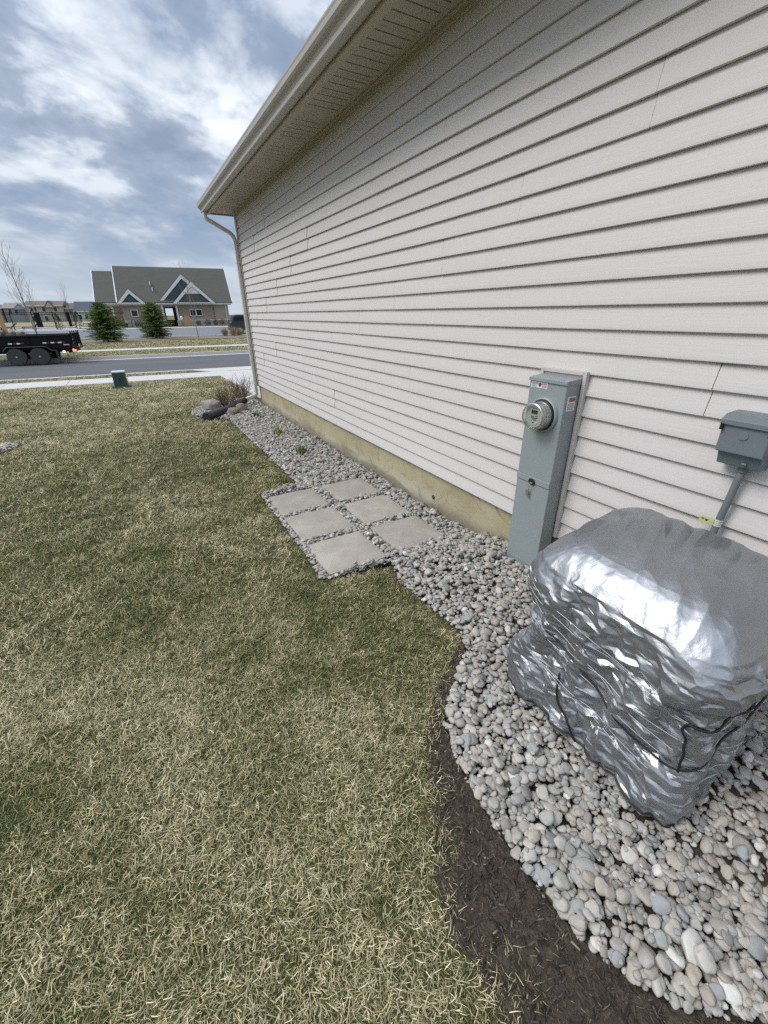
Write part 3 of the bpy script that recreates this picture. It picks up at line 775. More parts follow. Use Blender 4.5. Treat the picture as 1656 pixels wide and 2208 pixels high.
for k in range(0, 26, 2):
    cuts = sorted([y for y in (SEAMS[k]+4.19*j for j in range(-3, 4)) if Y_BACK+.3 < y < YC-.3 and not (k in (2, 4, 0) and .2 < y < 2.5)])
    ed = [Y_BACK]+cuts+[YC-.03]
    for j in range(len(ed)-1):
        gp_ = .0010+.0012*max(0, ed[j+1]); a = ed[j]+(.0 if j == 0 else .0004); bq = ed[j+1]-(gp_ if j < len(ed)-2 else 0)
        panel(a, bq, k, .0026 if j % 2 else 0.0)
# cut for the meter block is covered by its trim; corner post
b_ = MB(); b_.extrude([(-.024, YC-.035), (-.024, YC+.085), (-.018, YC+.10), (.10, YC+.10), (.10, YC+.07), (.004, YC+.07), (.004, YC-.028), (-.018, YC-.028), (-.018, YC-.035)], ZS-.02, ZSOF, 'z')
b_.build('corner_post', M['trim'], house, bevel=.002)
MB().box(-.0265, -.0235, YC-.012, YC-.006, ZS-.02, ZSOF-.01).build('corner_groove', M['wrap'], house)
# starter strip shadow gap under the siding is real: the siding stands proud of the foundation
# soffit: panels with slots recessed into them
XF = -.425
def soffit_panel(y0, y1, slots):
    ys = [y0+.0015]
    for s_ in slots: ys += [s_-.007, s_+.007]
    ys.append(y1-.0015); xs_ = [XF, -.380, -.102, -.001]; b_ = MB(); z = ZSOF
    for j in range(len(ys)-1):
        for i in range(3):
            xa, xb, ya, yb = xs_[i], xs_[i+1], ys[j], ys[j+1]
            if j % 2 == 1 and i == 1:
                b_.add([(xa, ya, z), (xb, ya, z), (xb, yb, z), (xa, yb, z), (xa, ya, z+.012), (xb, ya, z+.012), (xb, yb, z+.012), (xa, yb, z+.012)],
                       [(4, 5, 6, 7), (0, 1, 5, 4), (1, 2, 6, 5), (2, 3, 7, 6), (3, 0, 4, 7)])
            else:
                b_.add([(xa, ya, z), (xa, yb, z), (xb, yb, z), (xb, ya, z)], [(0, 1, 2, 3)])
    for (ya, yb) in ((y0+.0015, y0+.0015), (y1-.0015, y1-.0015)):
        b_.add([(XF, ya, z), (-.001, ya, z), (-.001, ya, z+.012), (XF, ya, z+.012)], [(0, 1, 2, 3)])
    bm = bmesh.new(); me = b_.mesh('soffit_panel'); bm.from_mesh(me); bmesh.ops.remove_doubles(bm, verts=bm.verts, dist=.0003); bmesh.ops.recalc_face_normals(bm, faces=bm.faces); bm.to_mesh(me); bm.free()
    return link('soffit_panel', me, M['soffit'], sof)
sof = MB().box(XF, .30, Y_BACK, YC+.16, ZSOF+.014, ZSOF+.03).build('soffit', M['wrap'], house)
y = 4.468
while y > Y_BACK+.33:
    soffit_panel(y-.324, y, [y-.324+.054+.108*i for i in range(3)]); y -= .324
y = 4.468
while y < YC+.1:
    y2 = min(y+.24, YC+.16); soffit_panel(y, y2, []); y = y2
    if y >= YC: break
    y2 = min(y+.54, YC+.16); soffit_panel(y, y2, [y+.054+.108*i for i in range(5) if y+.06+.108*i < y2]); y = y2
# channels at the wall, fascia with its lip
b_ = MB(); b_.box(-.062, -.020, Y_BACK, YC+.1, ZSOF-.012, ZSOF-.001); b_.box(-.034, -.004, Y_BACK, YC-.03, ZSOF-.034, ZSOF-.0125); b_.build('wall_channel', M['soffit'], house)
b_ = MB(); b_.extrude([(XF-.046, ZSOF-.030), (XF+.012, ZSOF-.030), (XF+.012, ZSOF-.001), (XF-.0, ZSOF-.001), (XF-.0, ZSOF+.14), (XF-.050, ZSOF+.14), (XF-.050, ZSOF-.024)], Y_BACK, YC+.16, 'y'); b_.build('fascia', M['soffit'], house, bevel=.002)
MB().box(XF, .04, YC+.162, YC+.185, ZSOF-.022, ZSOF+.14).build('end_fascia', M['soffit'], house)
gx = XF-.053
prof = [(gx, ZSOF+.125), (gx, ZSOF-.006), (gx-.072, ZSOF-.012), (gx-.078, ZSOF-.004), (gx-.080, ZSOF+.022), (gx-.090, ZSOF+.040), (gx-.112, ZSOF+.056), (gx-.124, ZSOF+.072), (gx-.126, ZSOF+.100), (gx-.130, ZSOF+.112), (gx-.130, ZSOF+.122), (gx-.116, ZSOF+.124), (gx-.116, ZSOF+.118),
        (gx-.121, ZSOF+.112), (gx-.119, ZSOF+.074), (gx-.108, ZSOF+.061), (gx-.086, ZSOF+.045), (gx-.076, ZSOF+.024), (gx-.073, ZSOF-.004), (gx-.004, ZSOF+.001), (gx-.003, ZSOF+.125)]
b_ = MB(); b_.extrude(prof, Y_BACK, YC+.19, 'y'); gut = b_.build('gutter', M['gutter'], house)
b_ = MB(); b_.extrude(prof[:13], YC+.19, YC+.196, 'y'); b_.build('end_cap', M['gutter'], gut)
# downspout: drop outlet, offset elbows, pipe down the corner, kick-out elbow
def rect_tube(pts, w, d, name, matr, parent, n=None):
    # rounded rectangular section swept along pts (mostly vertical); section axes: w along y, d along the in-plane normal
    b_ = MB(); m_ = len(pts); sec = []
    for a in range(16):
        an = 2*math.pi*a/16; ca, sa = math.cos(an), math.sin(an)
        sec.append((math.copysign(abs(ca)**.35, ca)*w/2, math.copysign(abs(sa)**.35, sa)*d/2))
    P_ = [Vector(p) for p in pts]; vt = []
    for i, p in enumerate(P_):
        t_ = (P_[min(i+1, m_-1)]-P_[max(i-1, 0)]).normalized()
        side_ = Vector((0, 1, 0)); side_ = (side_-t_*side_.dot(t_)).normalized(); nn = t_.cross(side_)
        for (a, c) in sec: vt.append(p+side_*a+nn*c)
    b_.add(vt, [(i*16+k, i*16+(k+1) % 16, (i+1)*16+(k+1) % 16, (i+1)*16+k) for i in range(m_-1) for k in range(16)])
    b_.f += [tuple(range(16)), tuple((m_-1)*16+k for k in range(16))]
    return b_.build(name, matr, parent, smooth='auto')
def fillet(pts, r, n=6):
    P_ = [Vector(p) for p in pts]; out_ = [P_[0]]
    for i in range(1, len(P_)-1):
        a, p, c = P_[i-1], P_[i], P_[i+1]; u, v = (a-p).normalized(), (c-p).normalized()
        rr = min(r, (a-p).length*.45, (c-p).length*.45)
        s_, e_ = p+u*rr, p+v*rr
        for k in range(n+1):
            tt = k/n; out_.append(s_*(1-tt)**2+p*2*tt*(1-tt)+e_*tt*tt)
    out_.append(P_[-1]); return out_
DY = YC+.055
path = fillet([(gx-.036, DY+.02, ZSOF-.005), (gx-.036, DY+.02, ZSOF-.10), (-.066, DY, ZSOF-.33), (-.066, DY, .27), (-.075, DY, .20)], .10)
ds = rect_tube(path, .074, .06, 'downspout', M['downspout'], house)
rect_tube(fillet([(-.066, DY, .30), (-.066, DY, .20), (-.50, DY-.05, .085)], .09), .080, .066, 'kick_out', M['downspout'], ds)
for z in (2.6, 1.1): MB().box(-.1005, -.028, DY-.042, DY+.042, z, z+.025).build('strap', M['downspout'], ds)
# roof
b_ = MB(); b_.add([(XF-.04, Y_BACK, ZSOF+.142), (XF-.04, YC+.3, ZSOF+.142), (4.5, YC+.3, ZSOF+2.6), (4.5, Y_BACK, ZSOF+2.6), (9.45, YC+.3, ZSOF+.142), (9.45, Y_BACK, ZSOF+.142),
                     (XF-.04, Y_BACK, ZSOF+.16), (XF-.04, YC+.3, ZSOF+.16), (4.5, YC+.3, ZSOF+2.63), (4.5, Y_BACK, ZSOF+2.63), (9.45, YC+.3, ZSOF+.16), (9.45, Y_BACK, ZSOF+.16)],
                    [(0, 1, 2, 3), (3, 2, 4, 5), (6, 9, 8, 7), (9, 11, 10, 8), (0, 6, 7, 1), (5, 4, 10, 11), (1, 7, 8, 2), (2, 8, 10, 4), (0, 3, 9, 6), (3, 5, 11, 9)])
b_.build('roof', M['shingle'], house)
b_ = MB(); b_.extrude([(.0, ZSOF+.2), (9.0, ZSOF+.2), (4.5, ZSOF+2.5)], YC+.05, YC+.09, 'y'); b_.build('gable', M['siding'], house)
# anchor bracket left in the foundation
b_ = MB()
b_.lathe([(-.006, .020), (-.001, .020), (.012, .018)], (.020, 2.915, .152), 'x', 12)
br = b_.build('anchor_ring', M['black'], house)
MB().lathe([(-.010, .006), (-.004, .007)], (.020, 2.915, .152), 'x', 8).build('anchor_bolt', M['steel'], br)

# ------------------------------------------------------------------ meter pedestal
mt = thing('meter_pedestal', 'tall grey steel electric meter pedestal mounted on the siding', 'electric meter', (0, 1.6585, .05))
def loc_build(b_, name, matr, parent=None, smooth=False, bevel=0, off=(0, 1.6585, .05)):
    b_.v = [(p[0]-off[0], p[1]-off[1], p[2]-off[2]) for p in b_.v]
    return b_.build(name, matr, parent, smooth, bevel)
YL, YR = 1.527, 1.790
b_ = MB()                      # siding block frame behind the box
b_.box(-.040, -.012, 1.500, 1.522, .405, 1.445); b_.box(-.040, -.012, 1.795, 1.817, .405, 1.445); b_.box(-.040, -.012, 1.522, 1.795, 1.423, 1.445)
b_.box(-.028, -.010, 1.522, 1.795, .415, 1.423)
loc_build(b_, 'mounting_block', M['trim'], mt, bevel=.0025)
loc_build(MB().box(-.138, -.0285, YL+.003, YR-.003, -.04, 1.385), 'body', M['meter_grey'], mt, bevel=.006)
loc_build(MB().box(-.150, -.010, YL, YR, .80, 1.386), 'upper_cover', M['meter_grey'], mt, bevel=.006)
loc_build(MB().box(-.150, -.030, YL, YR, -.04, .765), 'lower_cover', M['meter_grey'], mt, bevel=.006)
fl = loc_build(MB().box(-.156, -.10, YL+.001, YR-.001, .763, .803), 'flange', M['meter_grey'], mt, bevel=.003)
cp = MB(); cp.extrude([(-.158, 1.378), (-.158, 1.400), (-.010, 1.412), (-.010, 1.378)], YL-.004, YR+.004, 'y'); loc_build(cp, 'cap', M['meter_grey'], mt, bevel=.003)
loc_build(MB().box(-.1525, -.149, YL+.035, YR-.05, .190, .194), 'embossed_line', M['meter_grey'], mt, bevel=.001)
# latch
la = loc_build(MB().lathe([(-.1585, .020), (-.155, .022)], (0, 1.66, .772), 'x', 20), 'latch_recess', M['black'], mt)
la.scale = (1, 1.35, 1); la.location.y = -.0005
loc_build(MB().box(-.172, -.155, 1.646, 1.664, .763, .771), 'hasp', M['steel'], mt, bevel=.002)
sl_ = MB(); sl_.tube([(-.166, 1.660, .768), (-.170, 1.664, .740), (-.168, 1.668, .715)], .0022, 6); sl_.box(-.172, -.164, 1.664, 1.684, .672, .716); loc_build(sl_, 'seal_tag', M['steel'], mt, bevel=.001)
# meter socket ring, meter
MC = (0, 1.657, 1.196)
rg = MB(); rg.lathe([(-.149, .103), (-.158, .103), (-.166, .098), (-.168, .093), (-.164, .088), (-.150, .086)], MC, 'x', 48); loc_build(rg, 'socket_ring', M['meter_grey'], mt, smooth='auto')
gk = MB(); gk.lathe([(-.150, .0875), (-.172, .0875), (-.176, .084), (-.176, .06)], MC, 'x', 48); loc_build(gk, 'gasket', M['black'], mt, smooth='auto')
me_ = MB(); me_.lathe([(-.170, .074), (-.176, .0815), (-.182, .0815), (-.1825, .079), (-.205, .078), (-.2055, .066), (-.206, .02)], MC, 'x', 48); meter = loc_build(me_, 'meter', M['steel'], mt, smooth='auto')
body_band = MB(); body_band.lathe([(-.1835, .0785), (-.204, .0783)], MC, 'x', 48); body_band.f = body_band.f[:-2]
loc_build(body_band, 'label_band', M['dial'], meter, smooth='auto', off=(0, 1.6585, .05))
fc = MB(); fc.lathe([(-.206, .068), (-.222, .066), (-.226, .062), (-.226, .002)], MC, 'x', 48); loc_build(fc, 'dial', M['dial'], meter, smooth='auto')
gl_ = MB(); gl_.lathe([(-.183, .0805), (-.222, .0785), (-.238, .0775), (-.2445, .0735), (-.2465, .066), (-.2470, .04), (-.2472, .003)], MC, 'x', 48); gl_.f = [q for q in gl_.f if len(q) == 4]
loc_build(gl_, 'glass_cover', M['clear'], meter, smooth='auto')
rim = MB(); rim.lathe([(-.232, .0775), (-.238, .0795), (-.243, .0775), (-.246, .0715), (-.243, .0700), (-.236, .0735)], MC, 'x', 48); rim.f = [q for q in rim.f if len(q) == 4]
loc_build(rim, 'front_rim', M['steel'], meter, smooth='auto')
loc_build(MB().box(-.228, -.2262, 1.637, 1.680, 1.211, 1.232), 'display', M['lcd'], meter)
tx = MB()
for yy0, yy1, z in ((1.640, 1.672, 1.240), (1.632, 1.650, 1.196), (1.658, 1.682, 1.194), (1.630, 1.680, 1.187), (1.640, 1.672, 1.180), (1.640, 1.662, 1.172), (1.655, 1.668, 1.158)): loc_build(MB().box(-.2272, -.2262, yy0, yy1, z, z+.0035), 'printed_line', M['ink'], meter)
loc_build(MB().lathe([(-.2262, .0075), (-.229, .007)], (0, 1.640, 1.158), 'x', 16), 'reset_button', M['white'], meter)
lb = loc_build(MB().box(-.1512, -.1498, 1.658, 1.776, 1.343, 1.376), 'front_label', M['white'], mt)
tx = MB(); tx.box(-.1522, -.1512, 1.722, 1.773, 1.362, 1.372); tx.box(-.1522, -.1512, 1.662, 1.703, 1.362, 1.372); loc_build(tx, 'label_header', M['red'], lb)
tx = MB(); tx.lathe([(-.1526, .010), (-.1512, .011)], (0, 1.7125, 1.361), 'x', 14)
for i in range(3): tx.box(-.1520, -.1512, 1.735, 1.770, 1.347+.005*i, 1.3485+.005*i); tx.box(-.1520, -.1512, 1.663, 1.697, 1.347+.005*i, 1.3485+.005*i)
loc_build(tx, 'label_print', M['ink'], lb)
sb = loc_build(MB().box(-.128, -.060, YL-.0012, YL+.001, 1.235, 1.315), 'side_label', M['white'], mt)
tx = MB(); tx.box(-.116, -.064, YL-.0022, YL-.0012, 1.287, 1.309); loc_build(tx, 'warning_block', M['orange'], sb)
tx = MB()
for i in range(5): tx.box(-.122, -.068, YL-.0020, YL-.0012, 1.243+.008*i, 1.2455+.008*i)
loc_build(tx, 'small_print', M['ink'], sb)

# ------------------------------------------------------------------ disconnect box with its conduit
dc = thing('disconnect_box', 'small dark grey electrical disconnect box above the covered unit', 'electrical box', (0, .69, 1.165))
def dcb(b_, name, matr, parent=dc, smooth=False, bevel=.003): return loc_build(b_, name, matr, parent, smooth, bevel, (0, .69, 1.18))
b_ = MB(); b_.extrude([(-.012, 1.168), (-.085, 1.168), (-.105, 1.222), (-.112, 1.350), (-.012, 1.362)], .612, .768, 'y'); dcb(b_, 'enclosure', M['panel_grey'])
b_ = MB(); b_.extrude([(-.113, 1.226), (-.128, 1.228), (-.132, 1.352), (-.113, 1.352)], .607, .773, 'y'); door = dcb(b_, 'door', M['panel_grey'], dc, False, .004)
b_ = MB(); b_.extrude([(-.012, 1.352), (-.142, 1.340), (-.142, 1.362), (-.110, 1.380), (-.012, 1.384)], .600, .780, 'y'); dcb(b_, 'hood', M['panel_grey'], dc, False, .003)
b_ = MB(); b_.lathe([(-.134, .016), (-.131, .017)], (0, .690, 1.305), 'x', 20); dcb(b_, 'embossed_mark', M['panel_grey'], door, 'auto', 0)
dcb(MB().box(-.110, -.098, .655, .672, 1.186, 1.194), 'lower_tab', M['panel_grey'], dc, False, .002)
dcb(MB().box(-.146, -.132, .766, .776, 1.318, 1.345), 'hinge_pin', M['black'], dc, False, .001)
dcb(MB().box(-.146, -.132, .602, .612, 1.318, 1.345), 'hinge_pin', M['black'], dc, False, .001)
cpt = fillet([(-.045, .680, 1.175), (-.045, .685, 1.05), (-.045, .700, .82), (-.08, .70, .60), (-.22, .68, .40)], .2, 8)
b_ = MB(); b_.tube(cpt, .0145, 14); con = dcb(b_, 'conduit', M['conduit'], dc, True, 0)
b_ = MB(); b_.lathe([(-.03, .019), (0, .019), (.008, .016)], (-.045, .680, 1.170), 'z', 16); dcb(b_, 'connector', M['conduit'], con, 'auto', 0)
tg = MB()
for i in range(4): tg.lathe([(.0, .0163), (.005, .0163)], (-.045, .695, .877+.0085*i), 'z', 16)
dcb(tg, 'tag_wrap', M['white'], con, 'auto', 0)
tg = MB(); tg.extrude([(-.060, .706), (-.066, .735), (-.072, .762), (-.070, .762), (-.064, .735), (-.058, .706)], .878, .908, 'z'); tgo = dcb(tg, 'tag', M['yellow'], con, False, 0)
tg = MB(); tg.add([(-.0685, .740, .900), (-.0660, .726, .900), (-.0675, .733, .888)], [(0, 1, 2)]); tg.extrude([(-.0705, .752), (-.0685, .743), (-.0680, .743), (-.0700, .752)], .896, .902, 'z'); dcb(tg, 'tag_print', M['ink'], tgo, False, 0)

# ------------------------------------------------------------------ covered condenser
CX, CY = -.600, .62
ac = thing('covered_air_conditioner', 'outdoor air conditioner wrapped in crumpled silver tarpaulin', 'air conditioner', (CX, CY, .02))
ac_h = .90
MB().box(-.24, .24, -.28, .28, -.01, .78).build('condenser_body', M['panel_grey'], ac, bevel=.02)
MB().box(-.27, .27, -.31, .31, -.06, .05).build('pad', M['kerb'], ac, bevel=.01)
def sup(th, n_):
    c, s = math.cos(th), math.sin(th); k = (abs(c)**n_+abs(s)**n_)**(-1/n_); return c*k, s*k
NTH, NTOP, NSIDE = 420, 46, 120
def gauss_ang(th, c, w_):
    d = (th-c+math.pi) % (2*math.pi)-math.pi; return math.exp(-(d/w_)**2)
def interp(tab, s):
    for (a, va), (b2, vb) in zip(tab, tab[1:]):
        if s <= b2: q = (s-a)/(b2-a); q = q*q*(3-2*q); return va+(vb-va)*q
    return tab[-1][1]
SC = [(0, 1.0), (.05, 1.04), (.13, 1.07), (.20, 1.075), (.29, 1.01), (.40, .985), (.54, .98), (.66, .99), (.80, 1.01), (1.0, 1.0)]
HXX, HYY = .31, .375
def hem_z(th):
    return .045+.03*math.sin(2*th+1.0)+.05*gauss_ang(th, R(128), .35)-.03*gauss_ang(th, R(228), .4)
def base_point(th, s_row):
    # smooth shape the tarpaulin is drawn over, without its wrinkles
    if s_row <= 1.0:
        t_ = s_row; cx_, sy_ = sup(th, 2.2+3.2*t_)
        x, y = cx_*HXX*t_, sy_*HYY*t_
        return Vector((x, y, ac_h-.012+.060*(1-t_**2)-.06*max(0, (t_-.62)/.38)**2.4+.042*(x/HXX)+.012*(y/HYY)+.006*noise.noise(Vector((x*4, y*4, 8)))))
    s = s_row-1.0
    se = min(1, max(0, s+(.085*noise.noise(Vector((math.cos(th)*2.2, math.sin(th)*2.2, 3)))+.03*noise.noise(Vector((math.cos(th)*6, math.sin(th)*6, 1))))*sstep(s/.12)*sstep((1-s)/.2)))
    sc = interp(SC, se); cx_, sy_ = sup(th, 5.4-1.2*s)
    flare = 1+.15*gauss_ang(th, R(128), .30)*sstep((s-.50)/.25)+.09*gauss_ang(th, R(230), .3)*sstep((s-.6)/.3)
    ztop = ac_h-.072+.042*cx_+.012*sy_
    k_ = 1.0
    for i_, (ph, sl_) in enumerate(((.32, .10), (.56, -.09), (.76, .09))):      # turns of film drawn tight
        k_ -= .022*math.exp(-((s-ph-sl_*math.sin(th+1.2*i_))/.03)**2)
    return Vector((cx_*HXX*sc*flare*k_, sy_*HYY*sc*flare*k_, ztop+(hem_z(th)-ztop)*s))
def ln(A): return np.linalg.norm(A, axis=2)
def corr_(d, L): n_ = np.linalg.norm(d, axis=2); return d*((1-L/np.maximum(n_, 1e-6))*.5)[:, :, None]
SHEAR = .55
def level(nth, ntop, nside):
    rws = [(i+.15)/(ntop+.15) for i in range(ntop+1)]+[1+(i+1)/nside for i in range(nside)]; bp = []
    for i, r_ in enumerate(rws):
        row = []
        for k in range(nth):          # uneven mesh so that no fold lines up with a grid
            j_ = 0 if (r_ < .75 or i == len(rws)-1) else 1; hx_, hy_ = random.uniform(-.36, .36)*j_, random.uniform(-.36, .36)*j_
            if i == ntop: hy_ = 0
            row.append(base_point(2*math.pi*(k+hx_)/nth+SHEAR*max(0, r_-1), r_+(hy_/nside if r_ > 1 else hy_/ntop*.5))[:])
        bp.append(row)
    bp = np.array(bp)
    nm = np.cross(np.gradient(bp, axis=0), np.roll(bp, -1, 1)-np.roll(bp, 1, 1)); nm /= np.linalg.norm(nm, axis=2, keepdims=True)+1e-9
    if nm[ntop//2, :, 2].mean() < 0: nm = -nm
    for _ in range(3): nm[1:-1] = .5*nm[1:-1]+.125*(nm[2:]+nm[:-2]+np.roll(nm, 1, 1)[1:-1]+np.roll(nm, -1, 1)[1:-1])
    nm /= np.linalg.norm(nm, axis=2, keepdims=True); nm[:ntop//2] = (0, 0, 1)
    sw_ = np.clip((np.array(rws)-.97)/.24, 0, 1); sw_ = (sw_*sw_*(3-2*sw_))[:, None]
    hm_ = np.clip((2.0-np.array(rws))/.08, .3, 1)[:, None]
    return rws, bp, nm, sw_, hm_
def relax(X, bp, nm, sw_, hm_, exh, exv, its, hi, bend):
    # a sheet with a little more cloth than the shape needs: lengths are kept, so it buckles into folds
    eh, ev = 1+.004+exh*sw_, 1+.004+exv*sw_
    Lh = ln(np.roll(bp, -1, 1)-bp)*eh; Lv = ln(bp[1:]-bp[:-1])*ev[1:]; ed_ = (.5*(eh+ev))[1:]
    Ld1 = ln(np.roll(bp, -1, 1)[1:]-bp[:-1])*ed_; Ld2 = ln(bp[1:]-np.roll(bp, -1, 1)[:-1])*ed_
    L2h = ln(np.roll(bp, -2, 1)-bp)*eh; L2v = ln(bp[2:]-bp[:-2])*ev[2:]
    lo_, hi_ = -.014*sw_-.002, (hi*sw_+.004)*hm_
    for it in range(its):
        D = np.zeros_like(X)
        c = corr_(np.roll(X, -1, 1)-X, Lh); D += c-np.roll(c, 1, 1)
        c = corr_(X[1:]-X[:-1], Lv); D[:-1] += c; D[1:] -= c
        c = corr_(np.roll(X, -1, 1)[1:]-X[:-1], Ld1)*.6; D[:-1] += c; D[1:] -= np.roll(c, 1, 1)
        c = corr_(X[1:]-np.roll(X, -1, 1)[:-1], Ld2)*.6; D[1:] -= c; D[:-1] += np.roll(c, 1, 1)
        c = corr_(np.roll(X, -2, 1)-X, L2h)*bend; D += c-np.roll(c, 2, 1)
        c = corr_(X[2:]-X[:-2], L2v)*bend; D[:-2] += c; D[2:] -= c
        X = X+D*.40
        dd = ((X-bp)*nm).sum(2); cl_ = np.clip(dd, lo_, hi_); X = X+nm*(cl_-dd)[:, :, None]
        X = X-((X-bp)-nm*cl_[:, :, None])*.01
    return X
def up2(X, diag=None):
    # halve the mesh along straight edges; each cell keeps two flat triangles either side of its diagonal
    n_, m_ = X.shape[:2]; Y = np.roll(X, -1, 1)
    b2 = np.empty((n_*2-1, m_*2, 3)); b2[::2, ::2] = X; b2[::2, 1::2] = .5*(X+Y); b2[1::2, ::2] = .5*(X[1:]+X[:-1])
    mid = .25*(X[1:]+X[:-1]+Y[1:]+Y[:-1])
    if diag is not None: mid = np.where(diag[:, :, None], .5*(X[:-1]+Y[1:]), .5*(Y[:-1]+X[1:]))
    b2[1::2, 1::2] = mid; return b2
NA, NTP, NSD = 84, 12, 42
rws, bp, nm, sw_, hm_ = level(NA, NTP, NSD)
sd_ = np.array([[noise.noise(Vector(((th*.38*.8-p[2]*.6)*9, (th*.38*.6+p[2]*.8)*3.6, 1)))+.7*noise.noise(Vector((th*.38*5+9, p[2]*11+th*1.9, 3))) for th, p in zip(np.arange(NA)*2*math.pi/NA, row)] for row in bp])
X = relax(bp+nm*(sd_*.030*sw_)[:, :, None], bp, nm, sw_, hm_, .16, .145, 240, .060, .03)
tw = np.clip((np.array(rws)-.70)/.14, 0, 1)[:, None, None]; X = bp*(1-tw)+X*tw
BP, NRM = bp, nm; rows = np.array(rws)
for lv in range(3):
    X = up2(X, RNG.random((X.shape[0]-1, X.shape[1])) < (.75 if lv == 0 else .5)); BP, NRM = up2(BP), up2(NRM)
    r2_ = np.empty(len(rows)*2-1); r2_[::2] = rows; r2_[1::2] = .5*(rows[1:]+rows[:-1]); rows = r2_
NRM /= np.linalg.norm(NRM, axis=2, keepdims=True)
NTH, NTOP, NSIDE, NR = NA*8, NTP*8, NSD*8, len(rows)
for _ in range(1): X[1:-1] = .5*X[1:-1]+.125*(X[2:]+X[:-2]+np.roll(X, 1, 1)[1:-1]+np.roll(X, -1, 1)[1:-1])
tri = lambda v: abs((v % 1.0)-.5)*2-.5
tp_ = np.zeros((NR, NTH)); nz = noise.noise
for j, r_ in enumerate(rows):
    for k in range(NTH):
        x, y, z = BP[j, k]; th = 2*math.pi*k/NTH+SHEAR*max(0, r_-1); a = th*.37; h = 0.0
        if r_ < 1.22:          # top sheet: long soft creases
            q0, q1 = x*.85+y*.53, y*.85-x*.53
            n3_ = nz(Vector((x*3, y*3, 4))); wv_ = nz(Vector((q0*2.4, q1*3.0, 3)))
            c1 = tri(q1*10.5+wv_*1.6); c2 = 1-abs(2*nz(Vector((q0*5+4, q1*15+q0*4, 6)))); m1 = max(0, .35+nz(Vector((q0*2.2+7, q1*3.4, 9)))*1.4)
            h += (.0095*c1*m1+.0060*(c2-.5)*(.5+m1)+.006*n3_)*(1-.35*sstep((r_-.70)/.3))*max(0, min(1, (1.22-r_)/.15))
        if r_ > 1.04:           # sides: pleats drawn round by the film, sharp ridges and valleys
            w0 = min(1, (r_-1.04)/.12)*max(.35, min(1, (2.0-r_)/.05))
            g1 = nz(Vector((a*2.6, z*3.2, 1))); g2 = nz(Vector((a*5.5, z*7, 2))); g3 = nz(Vector((a*3.4+5, z*4.4, 8)))
            v1 = (z+a*.30)*15+g1*1.5; v2 = (z*.65-a*.75)*13+g3*1.4; v3 = (z*.3+a*.95)*12+g1*1.2-g2*.4
            ma = max(0, .45+g3*1.5); mb = max(0, .30-g1*1.6); mc = max(0, .18+nz(Vector((a*4+2, z*3, 4)))*1.6)
            h += w0*(.0080*ma*tri(v1)+.0075*mb*tri(v2)+.0060*mc*tri(v3)+.0012*tri(v1*2.7+v2*.6))
        tp_[j, k] = h
X = X+NRM*tp_[:, :, None]
centre = X[0].mean(0)
b_ = MB(); b_.add(X.reshape(-1, 3).tolist()+[centre.tolist()], [(i*NTH+k, i*NTH+(k+1) % NTH, (i+1)*NTH+(k+1) % NTH, (i+1)*NTH+k) for i in range(NR-1) for k in range(NTH)]+[((k+1) % NTH, k, NR*NTH) for k in range(NTH)])
cov = b_.build('tarpaulin', M['tarp'], ac, smooth=True); cov.data.set_sharp_from_angle(angle=R(15))
def on_cover(th, s, off):
    k = ((th-SHEAR*s)/(2*math.pi)*NTH) % NTH; j = min(NR-2, NTOP+s*NSIDE); k0, j0 = int(k), int(j); fk, fj = k-k0, j-j0; k1 = (k0+1) % NTH; j1 = min(j0+1, NR-1)
    f = lambda A: (A[j0, k0 % NTH]*(1-fk)+A[j0, k1]*fk)*(1-fj)+(A[j1, k0 % NTH]*(1-fk)+A[j1, k1]*fk)*fj
    return Vector((f(X)+f(NRM)*off).tolist())
# film band lying over the outer folds
fr = range(NTOP+int(.16*NSIDE), NR-int(.08*NSIDE), 2); ks = range(0, NTH, 2); vf, uf = [], []
for j in fr:
    for k in ks: vf.append(tuple(X[j, k]+NRM[j, k]*.0035)); uf.append((2*math.pi*k/NTH*.37, rows[j]*.9, 0))
n2_ = len(ks)
b_ = MB(); b_.add(vf, [(i*n2_+k, i*n2_+(k+1) % n2_, (i+1)*n2_+(k+1) % n2_, (i+1)*n2_+k) for i in range(len(fr)-1) for k in range(n2_)])
film = b_.build('stretch_film', M['film'], ac, smooth=True, fix=False)
a_ = film.data.attributes.new('wrapco', 'FLOAT_VECTOR', 'POINT'); a_.data.foreach_set('vector', np.array(uf, dtype=np.float32).ravel())
def cord(name, knots, rad, off=.006, n=60, sm_n=4):
    pts_ = []
    for i in range(n+1):
        q = i/n*(len(knots)-1); j = min(int(q), len(knots)-2); f_ = q-j
        pts_.append(on_cover(R(knots[j][0]*(1-f_)+knots[j+1][0]*f_), knots[j][1]*(1-f_)+knots[j+1][1]*f_, off))
    sm = pts_
    for _ in range(sm_n): sm = [sm[0]]+[(sm[i-1]+sm[i]*2+sm[i+1])/4 for i in range(1, len(sm)-1)]+[sm[-1]]
    MB().tube(sm, rad, 6).build(name, M['black'], ac, smooth=True)
cord('cord', [(150, .36), (180, .46), (205, .60), (222, .66), (240, .60), (268, .50), (300, .44)], .0042, .014, 90, 30)
cord('cord', [(222, .34), (224, .45), (226, .645)], .0042, .013, 60, 30)
cord('cord', [(222, .34), (245, .33), (275, .30), (310, .28)], .0045, .014, 60, 24)
cord('cord', [(160, .62), (163, .75), (172, .86), (182, .985)], .0045, .008, 60, 20)
